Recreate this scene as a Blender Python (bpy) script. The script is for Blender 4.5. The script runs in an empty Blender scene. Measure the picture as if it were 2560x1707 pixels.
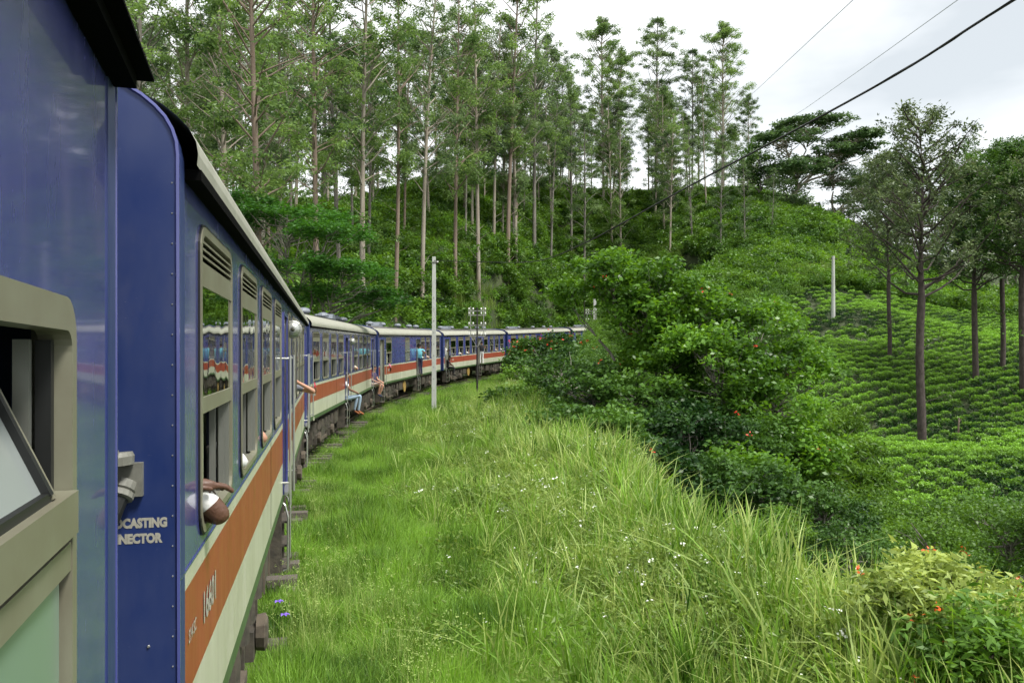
import bpy, math, random
import numpy as np
from mathutils import Vector, Matrix, Euler
from math import sin, cos, pi, radians

# ------------------------------------------------------------------ camera, world, sun, exposure
S = bpy.context.scene
CAMZ = 2.85
cam_d = bpy.data.cameras.new('camera'); cam = bpy.data.objects.new('camera', cam_d)
S.collection.objects.link(cam); S.camera = cam
cam.location = (0, 0, CAMZ); cam.rotation_euler = (radians(90), 0, 0)
cam_d.sensor_width = 36; cam_d.lens = 2028 / 2560 * 36
cam_d.shift_y = (897.5 - 853.5) / 2560
cam_d.clip_start = .05; cam_d.clip_end = 6000
S.view_settings.view_transform = 'Standard'; S.view_settings.look = 'None'
S.view_settings.exposure = 1.85; S.view_settings.gamma = 1; S.view_settings.use_curve_mapping = False
S.render.engine = 'CYCLES'
S.cycles.max_bounces = 7; S.cycles.diffuse_bounces = 3; S.cycles.glossy_bounces = 3
S.cycles.transmission_bounces = 4; S.cycles.transparent_max_bounces = 8
S.cycles.use_adaptive_sampling = True; S.cycles.adaptive_threshold = 0.02
S.cycles.use_denoising = True
try: S.cycles.denoiser = 'OPENIMAGEDENOISE'
except Exception: pass
SUN_EL, SUN_ROT = radians(58), radians(125)      # rotation measured clockwise from +Y
W = bpy.data.worlds.new('World'); S.world = W; W.use_nodes = True
wn, wl = W.node_tree.nodes, W.node_tree.links
wn.clear()
wo = wn.new('ShaderNodeOutputWorld'); bg = wn.new('ShaderNodeBackground')
sky = wn.new('ShaderNodeTexSky'); sky.sky_type = 'NISHITA'; sky.sun_disc = False
sky.sun_elevation = SUN_EL; sky.sun_rotation = SUN_ROT
bg.inputs['Strength'].default_value = 0.1
tc = wn.new('ShaderNodeTexCoord'); mp = wn.new('ShaderNodeMapping'); mp.inputs['Scale'].default_value = (1, 1, 2.4)
mp.inputs['Location'].default_value = (.35, .1, .2)
nz = wn.new('ShaderNodeTexNoise'); nz.inputs['Scale'].default_value = 1.7; nz.inputs['Detail'].default_value = 6; nz.inputs['Roughness'].default_value = .5
rp = wn.new('ShaderNodeValToRGB'); rp.color_ramp.elements[0].position = .30; rp.color_ramp.elements[1].position = .50
rp.color_ramp.elements[0].color = (2.15, 2.28, 2.34, 1); rp.color_ramp.elements[1].color = (3.9, 3.92, 3.88, 1)
mx = wn.new('ShaderNodeMixRGB'); mx.inputs[0].default_value = .93
wl.new(tc.outputs['Generated'], mp.inputs[0]); wl.new(mp.outputs[0], nz.inputs['Vector']); wl.new(nz.outputs['Fac'], rp.inputs[0])
wl.new(sky.outputs[0], mx.inputs[1]); wl.new(rp.outputs[0], mx.inputs[2]); wl.new(mx.outputs[0], bg.inputs['Color'])
wl.new(bg.outputs[0], wo.inputs[0])
sd = bpy.data.lights.new('sun', 'SUN'); sd.energy = 1.5; sd.angle = radians(14); sd.color = (1, .965, .9)
sun = bpy.data.objects.new('sun', sd); S.collection.objects.link(sun)
_dir = Vector((sin(SUN_ROT) * cos(SUN_EL), cos(SUN_ROT) * cos(SUN_EL), sin(SUN_EL)))
sun.rotation_euler = _dir.to_track_quat('Z', 'Y').to_euler(); sun.location = (0, 0, 60)

rng = np.random.default_rng(7); random.seed(7)
C = S.collection

# ------------------------------------------------------------------ materials
MAT = {}
def mat(name, col, rough=.6, metal=0., spec=.5, noise=None, bump=0., bscale=30, vary=.0, coat=0):
    """noise=(scale, amount, colour2, stretch) mixes a second colour by a noise field"""
    if name in MAT: return MAT[name]
    m = bpy.data.materials.new(name); m.use_nodes = True; MAT[name] = m
    n, l = m.node_tree.nodes, m.node_tree.links
    b = n['Principled BSDF']; b.inputs['Base Color'].default_value = (*col, 1)
    b.inputs['Roughness'].default_value = rough; b.inputs['Metallic'].default_value = metal
    b.inputs['Specular IOR Level'].default_value = spec
    b.inputs['Coat Weight'].default_value = coat
    tcn = n.new('ShaderNodeTexCoord')
    if noise:
        sc, amt, c2, st = noise
        mpn = n.new('ShaderNodeMapping'); mpn.inputs['Scale'].default_value = st
        t = n.new('ShaderNodeTexNoise'); t.inputs['Scale'].default_value = sc; t.inputs['Detail'].default_value = 7; t.inputs['Roughness'].default_value = .65
        r = n.new('ShaderNodeValToRGB'); r.color_ramp.elements[0].position = .5 - .5 * (1 - amt) * .6; r.color_ramp.elements[1].position = .5 + .5 * (1 - amt) * .6
        r.color_ramp.elements[0].color = (*col, 1); r.color_ramp.elements[1].color = (*c2, 1)
        l.new(tcn.outputs['Object'], mpn.inputs[0]); l.new(mpn.outputs[0], t.inputs['Vector']); l.new(t.outputs['Fac'], r.inputs[0])
        l.new(r.outputs[0], b.inputs['Base Color'])
    if bump:
        t2 = n.new('ShaderNodeTexNoise'); t2.inputs['Scale'].default_value = bscale; t2.inputs['Detail'].default_value = 5
        bp = n.new('ShaderNodeBump'); bp.inputs['Strength'].default_value = bump; bp.inputs['Distance'].default_value = .02
        l.new(tcn.outputs['Object'], t2.inputs['Vector']); l.new(t2.outputs['Fac'], bp.inputs['Height']); l.new(bp.outputs[0], b.inputs['Normal'])
    return m

def paint(name, col, col2, rough=.3, streak=(1.2, 1, 8)):
    """weathered coach paint: streaky tone, uneven gloss, slight sheet-metal waviness"""
    if name in MAT: return MAT[name]
    m = bpy.data.materials.new(name); m.use_nodes = True; MAT[name] = m
    n, l = m.node_tree.nodes, m.node_tree.links; b = n['Principled BSDF']
    tcn = n.new('ShaderNodeTexCoord')
    def noise(scale, detail, stv):
        mpn = n.new('ShaderNodeMapping'); mpn.inputs['Scale'].default_value = stv
        t = n.new('ShaderNodeTexNoise'); t.inputs['Scale'].default_value = scale; t.inputs['Detail'].default_value = detail
        t.inputs['Roughness'].default_value = .6
        l.new(tcn.outputs['Object'], mpn.inputs[0]); l.new(mpn.outputs[0], t.inputs['Vector']); return t.outputs['Fac']
    a = noise(2.2, 8, (1.6, 1, .5)); s_ = noise(3.5, 6, (2.2, 1, .5)); w = noise(1.6, 2, (1, 1, .8)); sc = noise(38, 3, (.12, 1, 4))
    r = n.new('ShaderNodeValToRGB'); r.color_ramp.elements[0].position = .35; r.color_ramp.elements[1].position = .7
    r.color_ramp.elements[0].color = (*col, 1); r.color_ramp.elements[1].color = (*col2, 1); l.new(a, r.inputs[0])
    r2 = n.new('ShaderNodeValToRGB'); r2.color_ramp.elements[0].position = .55; r2.color_ramp.elements[1].position = .8
    r2.color_ramp.elements[0].color = (0, 0, 0, 1); r2.color_ramp.elements[1].color = (.16, .16, .16, 1); l.new(s_, r2.inputs[0])
    mxx = n.new('ShaderNodeMixRGB'); mxx.inputs[2].default_value = (.16, .15, .13, 1); l.new(r2.outputs[0], mxx.inputs[0]); l.new(r.outputs[0], mxx.inputs[1])
    # fine pale scratches
    r4 = n.new('ShaderNodeValToRGB'); r4.color_ramp.elements[0].position = .70; r4.color_ramp.elements[1].position = .76
    r4.color_ramp.elements[0].color = (0, 0, 0, 1); r4.color_ramp.elements[1].color = (.22, .22, .22, 1); l.new(sc, r4.inputs[0])
    mx3 = n.new('ShaderNodeMixRGB'); mx3.inputs[2].default_value = (.35, .35, .38, 1); l.new(r4.outputs[0], mx3.inputs[0]); l.new(mxx.outputs[0], mx3.inputs[1])
    l.new(mx3.outputs[0], b.inputs['Base Color'])
    mr = n.new('ShaderNodeMapRange'); mr.inputs['To Min'].default_value = rough * .55; mr.inputs['To Max'].default_value = rough * 1.7; l.new(s_, mr.inputs[0])
    l.new(mr.outputs[0], b.inputs['Roughness']); b.inputs['Specular IOR Level'].default_value = .6
    bp = n.new('ShaderNodeBump'); bp.inputs['Strength'].default_value = .35; bp.inputs['Distance'].default_value = .03
    l.new(w, bp.inputs['Height']); l.new(bp.outputs[0], b.inputs['Normal'])
    return m

def leafmat(name, dark, light, scale=.45, transl=.32, rough=.45, obj_var=.25, third=None, third_amt=.0):
    if name in MAT: return MAT[name]
    m = bpy.data.materials.new(name); m.use_nodes = True; MAT[name] = m
    n, l = m.node_tree.nodes, m.node_tree.links; b = n['Principled BSDF']; out = n['Material Output']
    geo = n.new('ShaderNodeNewGeometry'); at = n.new('ShaderNodeAttribute'); at.attribute_name = 'rnd'
    t = n.new('ShaderNodeTexNoise'); t.inputs['Scale'].default_value = scale; t.inputs['Detail'].default_value = 4
    l.new(geo.outputs['Position'], t.inputs['Vector'])
    oi = n.new('ShaderNodeObjectInfo')
    def math_(op, a_, b_):
        q = n.new('ShaderNodeMath'); q.operation = op
        for i, v in enumerate((a_, b_)):
            if isinstance(v, (int, float)): q.inputs[i].default_value = v
            else: l.new(v, q.inputs[i])
        return q.outputs[0]
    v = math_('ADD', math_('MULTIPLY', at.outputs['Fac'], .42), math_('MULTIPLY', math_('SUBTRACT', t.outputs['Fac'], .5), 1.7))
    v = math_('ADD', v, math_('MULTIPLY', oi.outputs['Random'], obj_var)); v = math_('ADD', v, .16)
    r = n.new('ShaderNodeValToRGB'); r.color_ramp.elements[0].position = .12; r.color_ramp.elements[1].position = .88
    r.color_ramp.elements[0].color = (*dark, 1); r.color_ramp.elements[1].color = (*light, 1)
    if third:
        e = r.color_ramp.elements.new(.96); e.color = (*third, 1)
    l.new(v, r.inputs[0]); l.new(r.outputs[0], b.inputs['Base Color'])
    b.inputs['Roughness'].default_value = rough; b.inputs['Specular IOR Level'].default_value = .35
    tr = n.new('ShaderNodeBsdfTranslucent')
    hs = n.new('ShaderNodeHueSaturation'); hs.inputs['Value'].default_value = 1.5; hs.inputs['Saturation'].default_value = 1.1; hs.inputs['Hue'].default_value = .485
    l.new(r.outputs[0], hs.inputs['Color']); l.new(hs.outputs[0], tr.inputs['Color'])
    ms = n.new('ShaderNodeMixShader'); ms.inputs[0].default_value = transl
    l.new(b.outputs[0], ms.inputs[1]); l.new(tr.outputs[0], ms.inputs[2]); l.new(ms.outputs[0], out.inputs[0])
    return m

def glassmat(name, tint, refl=.12, rough=.02, opaque=None):
    m = bpy.data.materials.new(name); m.use_nodes = True; MAT[name] = m
    n, l = m.node_tree.nodes, m.node_tree.links; n.remove(n['Principled BSDF']); out = n['Material Output']
    fr = n.new('ShaderNodeFresnel'); fr.inputs['IOR'].default_value = 1.7
    ad = n.new('ShaderNodeMath'); ad.operation = 'ADD'; ad.inputs[1].default_value = refl; ad.use_clamp = True
    gl = n.new('ShaderNodeBsdfGlossy'); gl.inputs['Roughness'].default_value = rough; gl.inputs['Color'].default_value = (.9, .92, .9, 1)
    tcn = n.new('ShaderNodeTexCoord'); t = n.new('ShaderNodeTexNoise'); t.inputs['Scale'].default_value = 2.5; t.inputs['Detail'].default_value = 1
    bp = n.new('ShaderNodeBump'); bp.inputs['Strength'].default_value = .25; bp.inputs['Distance'].default_value = .02
    l.new(tcn.outputs['Object'], t.inputs['Vector']); l.new(t.outputs['Fac'], bp.inputs['Height']); l.new(bp.outputs[0], gl.inputs['Normal'])
    if opaque:
        tp = n.new('ShaderNodeBsdfDiffuse'); tp.inputs['Color'].default_value = (*opaque, 1)
    else:
        tp = n.new('ShaderNodeBsdfTransparent'); tp.inputs['Color'].default_value = (*tint, 1)
    ms = n.new('ShaderNodeMixShader'); l.new(fr.outputs[0], ad.inputs[0]); l.new(ad.outputs[0], ms.inputs[0])
    l.new(tp.outputs[0], ms.inputs[1]); l.new(gl.outputs[0], ms.inputs[2]); l.new(ms.outputs[0], out.inputs[0])
    return m

M_blue = paint('coach_blue', (.046, .056, .215), (.068, .078, .250), .22)
M_blue.node_tree.nodes['Principled BSDF'].inputs['Coat Weight'].default_value = .5
M_blue.node_tree.nodes['Principled BSDF'].inputs['Coat Roughness'].default_value = .05
M_bluedk = paint('coach_end_blue', (.006, .022, .115), (.040, .058, .150), .42)
M_red = paint('coach_red', (.275, .048, .028), (.33, .070, .040), .3)
M_cream = paint('coach_cream', (.42, .43, .32), (.50, .51, .40), .32)
M_green = paint('coach_sole_green', (.050, .095, .035), (.065, .12, .045), .45)
M_roofc = paint('roof_cream', (.33, .33, .275), (.42, .42, .35), .35)
M_roofg = mat('roof_grey', (.075, .072, .068), .7, noise=(3, .3, (.12, .115, .105), (1, 1, 1)))
M_khaki = mat('window_khaki', (.20, .20, .145), .38, noise=(4, .45, (.165, .155, .11), (1, 1, 1)))
M_black = mat('black_rubber', (.008, .009, .009), .5)
M_shade = mat('shade_black', (.003, .003, .003), .95, spec=.05)  # near-black standing in for shade in vent slots and under the eaves
M_inner = mat('interior_cream', (.16, .16, .13), .6)
M_track = mat('aluminium_track', (.30, .31, .28), .3, metal=.6)
M_seat = mat('seat_blue', (.010, .016, .035), .7)
M_iron = mat('dusty_iron', (.030, .027, .022), .75, noise=(6, .3, (.095, .08, .06), (1, 1, 1)), bump=.3, bscale=20)
M_rust = mat('brake_dust', (.13, .105, .075), .85, noise=(7, .3, (.05, .04, .03), (1, 1, 1)))
M_steel = mat('worn_steel', (.42, .43, .40), .32, metal=.7)
M_rail = mat('rail_steel', (.09, .065, .05), .5, metal=.5)
M_bamboo = mat('handrail_ochre', (.42, .22, .05), .5)
M_yellow = mat('wheel_yellow', (.45, .28, .05), .6, noise=(12, .3, (.15, .11, .06), (1, 1, 1)))
M_sleeper = mat('sleeper_wood', (.075, .065, .055), .9, noise=(10, .3, (.14, .12, .1), (1, 6, 1)), bump=.4)
M_glass = glassmat('window_glass', (.42, .46, .42), .22)
M_frost = glassmat('frosted_glass', (1, 1, 1), .02, .25, opaque=(.19, .28, .22))
M_frost2 = glassmat('hazy_glass', (1, 1, 1), .05, .15, opaque=(.17, .19, .18))
M_letter = mat('lettering_cream', (.40, .39, .32), .6, noise=(40, .5, (.30, .29, .25), (1, 1, 1)))
M_vent = mat('ventilator_grey', (.16, .18, .21), .5)
M_conc = mat('concrete_pole', (.50, .52, .48), .8, noise=(3, .2, (.38, .39, .36), (1, 1, .3)), bump=.2)
M_pole = mat('dark_pole', (.018, .016, .014), .7)
M_cer = mat('insulator_white', (.75, .75, .72), .25)
M_wire = mat('cable_black', (.006, .006, .007), .5)
M_wireg = mat('cable_grey', (.35, .37, .38), .5)

# ------------------------------------------------------------------ mesh helpers
class MB:
    def __init__(s): s.v = []; s.f = []; s.m = []; s.mats = []
    def mi(s, m):
        if m not in s.mats: s.mats.append(m)
        return s.mats.index(m)
    def add(s, vs, fs, m):
        o = len(s.v); k = s.mi(m); s.v += [tuple(v) for v in vs]
        for f in fs: s.f.append(tuple(i + o for i in f)); s.m.append(k)
        return s
    def box(s, x0, x1, y0, y1, z0, z1, m, bev=0):
        vs = [(x, y, z) for x in (x0, x1) for y in (y0, y1) for z in (z0, z1)]
        fs = [(0, 1, 3, 2), (4, 6, 7, 5), (0, 4, 5, 1), (2, 3, 7, 6), (0, 2, 6, 4), (1, 5, 7, 3)]
        return s.add(vs, fs, m)
    def bar(s, a, b, w, h, m):
        a, b = Vector(a), Vector(b); d = (b - a).normalized()
        up = Vector((0, 0, 1)) if abs(d.z) < .9 else Vector((1, 0, 0))
        r = d.cross(up).normalized(); u = r.cross(d).normalized()
        vs = [p + r * sx * w / 2 + u * sy * h / 2 for p in (a, b) for sx, sy in ((-1, -1), (1, -1), (1, 1), (-1, 1))]
        return s.add(vs, [(0, 3, 2, 1), (4, 5, 6, 7), (0, 1, 5, 4), (1, 2, 6, 5), (2, 3, 7, 6), (3, 0, 4, 7)], m)
    def tube(s, pts, rad, m, seg=8, caps=True):
        pts = [Vector(p) for p in pts]; n = len(pts)
        rad = [rad] * n if isinstance(rad, (int, float)) else rad
        vs = []; fs = []; prev = None
        for i, p in enumerate(pts):
            d = (pts[min(i + 1, n - 1)] - pts[max(i - 1, 0)]).normalized()
            if prev is None:
                up = Vector((0, 0, 1)) if abs(d.z) < .9 else Vector((1, 0, 0)); r = d.cross(up).normalized()
            else: r = (prev - d * prev.dot(d)).normalized()
            prev = r; u = d.cross(r)
            for k in range(seg):
                a = 2 * pi * k / seg; vs.append(p + (r * cos(a) + u * sin(a)) * rad[i])
        for i in range(n - 1):
            for k in range(seg):
                k2 = (k + 1) % seg; fs.append((i * seg + k, i * seg + k2, (i + 1) * seg + k2, (i + 1) * seg + k))
        if caps: fs.append(tuple(range(seg))[::-1]); fs.append(tuple((n - 1) * seg + k for k in range(seg)))
        return s.add(vs, fs, m)
    def lathe(s, prof, origin, axis, m, seg=16):
        """prof: (radius, along)"""
        axis = Vector(axis).normalized(); up = Vector((0, 0, 1)) if abs(axis.z) < .9 else Vector((1, 0, 0))
        r = axis.cross(up).normalized(); u = axis.cross(r); o = Vector(origin); vs = []; fs = []
        for (q, h) in prof:
            for k in range(seg):
                a = 2 * pi * k / seg; vs.append(o + axis * h + (r * cos(a) + u * sin(a)) * q)
        for i in range(len(prof) - 1):
            for k in range(seg):
                k2 = (k + 1) % seg; fs.append((i * seg + k, i * seg + k2, (i + 1) * seg + k2, (i + 1) * seg + k))
        fs.append(tuple(range(seg))); fs.append(tuple((len(prof) - 1) * seg + k for k in range(seg)))
        return s.add(vs, fs, m)
    def mesh(s, name, smooth=False):
        me = bpy.data.meshes.new(name); me.from_pydata(s.v, [], s.f)
        for m in s.mats: me.materials.append(m)
        me.polygons.foreach_set('material_index', s.m)
        if smooth: me.polygons.foreach_set('use_smooth', [True] * len(s.f))
        me.update(); return me
    def build(s, name, parent=None, smooth=False, **k):
        return put(name, s.mesh(name, smooth), parent, **k)

def put(name, data, parent=None, loc=(0, 0, 0), rot=(0, 0, 0), scale=None):
    o = bpy.data.objects.new(name, data); C.objects.link(o)
    o.location = loc; o.rotation_euler = rot
    if scale: o.scale = (scale,) * 3 if isinstance(scale, (int, float)) else scale
    if parent: o.parent = parent
    return o
def tag(o, label=None, cat=None, group=None, kind=None):
    if label: o['label'] = label
    if cat: o['category'] = cat
    if group: o['group'] = group
    if kind: o['kind'] = kind
    return o
def empty(name, loc=(0, 0, 0), rot=(0, 0, 0)): return put(name, None, None, loc, rot)

def npmesh(name, V, F, m, rnd=None, smooth=False):
    """V (n,3), F (k,3 or 4) numpy"""
    me = bpy.data.meshes.new(name); k = F.shape[1]
    me.vertices.add(len(V)); me.vertices.foreach_set('co', V.astype(np.float32).ravel())
    me.loops.add(F.size); me.loops.foreach_set('vertex_index', F.astype(np.int32).ravel())
    me.polygons.add(len(F)); me.polygons.foreach_set('loop_start', np.arange(0, F.size, k, dtype=np.int32))
    me.update(calc_edges=True)
    for mm in (m if isinstance(m, list) else [m]): me.materials.append(mm)
    if rnd is not None:
        a = me.attributes.new('rnd', 'FLOAT', 'FACE'); a.data.foreach_set('value', rnd.astype(np.float32))
    if smooth: me.polygons.foreach_set('use_smooth', np.ones(len(F), bool))
    return me

# ------------------------------------------------------------------ train geometry (right side line of each coach)
COACH = [  # x, y, z(bottom), heading, grade
    (-1.13 + 18 * .29552, 2.3 - 18 * .95534, 1.06 + .085, -.30, .0),
    (-1.2248, 2.9841, 1.0594, -.2229, .0082), (-5.3155, 21.2843, 1.2126, -.0714, .0174),
    (-6.5964, 39.9922, 1.5383, .0840, .0266), (-4.9654, 58.6727, 2.0363, .2432, .0357),
    (-.3912, 76.8577, 2.7066, .4064, .0449), (7.0772, 94.0576, 3.5493, .5734, .0541)]
LEN, WID, FLOOR = 18.0, 2.8, .10
RB = 1.06     # body bottom above rail
def cpt(k, s, yl, z):
    x, y, zb, h, g = COACH[k]
    return Vector((x + s * sin(h) - yl * cos(h), y + s * cos(h) + yl * sin(h), zb + z + g * s))
track = []
x, y, zb, h, g = COACH[0]
for s in (-60, -40, -20, 3, 15):
    p = cpt(0, s, 1.4, -RB); track.append((p.x, p.y, p.z))
for k in range(1, 7):
    for s in (3, 15):
        p = cpt(k, s, 1.4, -RB); track.append((p.x, p.y, p.z))
x, y, z = track[-1]; h = .5734 + .1
for i in range(1):
    h += .04; x += 6 * sin(h); y += 6 * cos(h); z += .25; track.append((x, y, z))
track = np.array(track)
def smooth_path(P, step=.65):
    d = np.r_[0, np.cumsum(np.linalg.norm(np.diff(P[:, :2], axis=0), axis=1))]
    out = []
    n = len(P)
    T = np.zeros_like(P)
    for i in range(n):
        a, b = max(i - 1, 0), min(i + 1, n - 1); T[i] = (P[b] - P[a]) / (d[b] - d[a])
    for s in np.arange(0, d[-1], step):
        i = min(np.searchsorted(d, s, 'right') - 1, n - 2); L = d[i + 1] - d[i]; t = (s - d[i]) / L
        out.append((2*t**3-3*t*t+1)*P[i] + (t**3-2*t*t+t)*L*T[i] + (-2*t**3+3*t*t)*P[i+1] + (t**3-t*t)*L*T[i+1])
    return np.array(out)
PATH = smooth_path(track)
PD = np.gradient(PATH[:, :2], axis=0); PD /= np.linalg.norm(PD, axis=1)[:, None]
def lateral(X, Y):
    """signed distance right of the centre line, rail height there, index"""
    X = np.asarray(X, float).ravel(); Y = np.asarray(Y, float).ravel()
    lat = np.empty(len(X)); zz = np.empty(len(X)); idx = np.empty(len(X), int)
    for a in range(0, len(X), 4000):
        dx = X[a:a+4000, None] - PATH[None, :, 0]; dy = Y[a:a+4000, None] - PATH[None, :, 1]
        d2 = dx * dx + dy * dy; i = d2.argmin(1); r = np.arange(len(i))
        sgn = dx[r, i] * PD[i, 1] - dy[r, i] * PD[i, 0]
        lat[a:a+4000] = np.sign(sgn) * np.sqrt(d2[r, i]); zz[a:a+4000] = PATH[i, 2]; idx[a:a+4000] = i
    return lat, zz, idx

# ------------------------------------------------------------------ terrain
F_PX, HOR = 2028., 897.5
def at(px, py, D): return ((px - 1280) / F_PX * D, D, CAMZ - (py - HOR) / F_PX * D)
ctl = [at(*q) for q in (
    (-300,560,70),(100,560,72),(300,560,75),(500,555,78),(700,545,82),(1000,540,98),(1200,532,108),(1300,522,118),(1400,514,130),(1500,508,138),(1650,505,142),(1800,503,136),
    (1912,519,124),(1975,545,118),(2075,600,110),(2140,680,104),(2300,705,120),(2560,705,125),(2900,700,125),
    (1300,690,90),(1052,790,64),(1195,750,76),(908,800,50),(786,780,42),(1430,770,113),(600,760,46),(400,760,44),(1430,640,126),(1600,700,118),
    (1650,620,128),(1850,610,112),(2000,660,94),
    (2000,735,84),(2082,800,75),(2150,850,67),(2300,800,80),(2300,760,90),(2560,765,92),(2560,850,68),(2800,820,80),
    (2440,960,54),(2553,990,51),(2220,905,60),(2306,1135,42),(2100,1010,52),(2200,1300,30),(2560,1330,25),(2500,1150,38),(2800,1200,30),
    (1800,560,124),(1700,560,134),(1900,565,112),(1700,930,62),(1500,960,55),(1900,1100,36),(1700,1420,22),(1950,1430,23),(1500,1010,42),(1800,800,72),(1950,900,60))]
ctl += [(8, -30, -2.2), (20, -30, -3), (14, 0, -4.6), (40, 0, -2.5), (12, 9, -4.8), (20, 12, -5.2), (11, 18, -4.4), (20, 22, -4.2), (60, 20, 1), (90, 50, 3), (-40, -20, 9), (-30, 10, 8), (-45, 40, 12),
        (-60, 80, 15), (14, 62, .5), (24, 72, 4.2), (12, 50, -.8), (-20, 20, 5), (-70, 20, 16)]
# behind the ridge: the land falls away
ctl += [(p[0] * 1.45, p[1] * 1.45, p[2] - 5) for p in [at(*q) for q in ((100,560,75),(700,545,85),(1200,532,108),(1500,508,138),(1800,503,136))]]
ctl = np.array(ctl)
def tps_fit(P, lam=2.0):
    n = len(P); d = np.linalg.norm(P[:, None, :2] - P[None, :, :2], axis=2)
    K = np.where(d > 0, d * d * np.log(d + 1e-9), 0) + lam * np.eye(n)
    A = np.zeros((n + 3, n + 3)); A[:n, :n] = K; A[:n, n] = 1; A[:n, n+1:] = P[:, :2]; A[n, :n] = 1; A[n+1:, :n] = P[:, :2].T
    return np.linalg.solve(A, np.r_[P[:, 2], 0, 0, 0])
TW = tps_fit(ctl)
def sstep(t): t = np.clip(t, 0, 1); return t * t * (3 - 2 * t)
_ph = np.random.default_rng(3).uniform(0, 6.28, (12, 2))
def wob(X, Y, w):
    r = np.zeros_like(X)
    for i in range(6):
        a = i * 1.1 + .3; k = 6.28 / (w * (1 + .37 * i)); r += np.sin(k * (X * cos(a) + Y * sin(a)) + _ph[i, 0]) / 6 * 1.6
    return r
def edge_at(Y): return 6.7 + 1.9 * sstep((np.asarray(Y, float) - 9) / 13)
def ground(X, Y):
    sh = np.shape(X); X = np.asarray(X, float).ravel(); Y = np.asarray(Y, float).ravel(); n = len(ctl)
    Z = np.empty(len(X)); Xc = np.clip(X, -110, 160); Yc = np.clip(Y, -45, 190)
    for a in range(0, len(X), 20000):
        dx = Xc[a:a+20000, None] - ctl[None, :, 0]; dy = Yc[a:a+20000, None] - ctl[None, :, 1]; d2 = dx * dx + dy * dy
        Z[a:a+20000] = (d2 * .5 * np.log(d2 + 1e-9)) @ TW[:n] + TW[n] + TW[n+1] * Xc[a:a+20000] + TW[n+2] * Yc[a:a+20000]
    Z = np.clip(Z, -9, 38)
    far = sstep((np.hypot(X, Y - 60) - 150) / 300); Z = Z * (1 - far) + (-2) * far
    Z += wob(X, Y, 9) * .28 + wob(Y, X, 3.1) * .07
    lat, zr, idx = lateral(X, Y)
    edge = edge_at(Y) + wob(X, Y, 6) * .5
    bed = zr - .42 - .16 * sstep((lat - 2) / 2) + .15 * wob(X, Y, 2.2) * sstep((np.abs(lat) - 2.2) / 1.5) + .42 * sstep((lat - 5) / 3)
    tr = sstep((lat - edge) / 3.0); tl = sstep((-lat - 3.2) / 5)
    Z2 = np.where(lat > 0, bed * (1 - tr) + Z * tr, bed * (1 - tl) + Z * tl)
    near = (np.abs(lat) < 60)
    return np.where(near, Z2, Z).reshape(sh)
def gz(x, y): return float(ground(np.array([x]), np.array([y]))[0])
def hit(px, py, d0=8, d1=170):
    """where the ray through a pixel first meets the ground"""
    D = np.arange(d0, d1, .25); X = (px - 1280) / F_PX * D; Zr = CAMZ - (py - HOR) / F_PX * D
    G = ground(X, D); k = np.nonzero(Zr < G)[0]; i = k[0] if len(k) else len(D) - 1
    return X[i], D[i], G[i]
# ------------------------------------------------------------------ ground sheet
def axis(lo, hi, step, far):
    a = list(np.arange(lo, hi, step)); s = step; b = a[-1]; o = a[0]; R = []; Lx = []
    while b < far: s *= 1.25; b += s; R.append(b)
    s = step
    while o > -far: s *= 1.25; o -= s; Lx.append(o)
    return np.array(Lx[::-1] + a + R)
gx = axis(-70, 100, .85, 2500); gy = axis(-14, 175, .85, 2500)
GX, GY = np.meshgrid(gx, gy); GZ = ground(GX, GY)
nx, ny = len(gx), len(gy)
ii = np.arange(nx * ny).reshape(ny, nx)
Fq = np.stack([ii[:-1, :-1], ii[:-1, 1:], ii[1:, 1:], ii[1:, :-1]], -1).reshape(-1, 4)
M_soil = mat('hill_soil', (.022, .040, .012), .95, noise=(.35, .25, (.060, .075, .028), (1, 1, 1)), bump=.6, bscale=4)
gr = put('ground', npmesh('ground', np.stack([GX, GY, GZ], -1).reshape(-1, 3), Fq, M_soil, smooth=True))
tag(gr, kind='structure')

# ------------------------------------------------------------------ railway track
tr = empty('railway_track', (PATH[0][0], PATH[0][1], 0))
tag(tr, 'rusty rails on dark sleepers curving under the blue train', 'railway track')
O = Vector(tr.location)
def offs(i, lat, dz=0):
    p = PATH[i]; d = PD[i]; return Vector((p[0] + d[1] * lat, p[1] - d[0] * lat, p[2] + dz)) - O
for sgn in (-1, 1):
    MB().tube([offs(i, sgn * .838, -.08) for i in range(0, len(PATH), 2)], .05, M_rail, 6).build('rail', tr)
sl = MB().box(-.12, .12, -1.35, 1.35, -.14, 0, M_sleeper).mesh('sleeper')
for i in range(96, min(len(PATH) - 4, 330)):
    p = PATH[i]
    put('sleeper', sl, tr, (p[0] - O.x + PD[i][1] * random.uniform(.16, .26), p[1] - O.y - PD[i][0] * .2, p[2] - .17 - O.z + random.uniform(-.02, .03)),
        (0, 0, math.atan2(PD[i][1], PD[i][0]) + random.uniform(-.03, .03)))
# ballast shoulder under the train
bv = []; bf = []; lats = (-2.3, -1.5, 1.30, 1.75); hz = (-.45, -.26, -.27, -.52)
for i in range(0, len(PATH)):
    for a, b in zip(lats, hz): bv.append(tuple(offs(i, a + random.uniform(-.1, .1), b)))
for i in range(len(PATH) - 1):
    for k in range(3): bf.append((i*4+k, i*4+k+1, i*4+4+k+1, i*4+4+k))
M_ball = mat('ballast_stone', (.035, .033, .028), .95, noise=(14, .2, (.10, .09, .075), (1, 1, 1)), bump=1, bscale=18)
tag(MB().add(bv, bf, M_ball).build('ballast', tr), kind='stuff')

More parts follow.
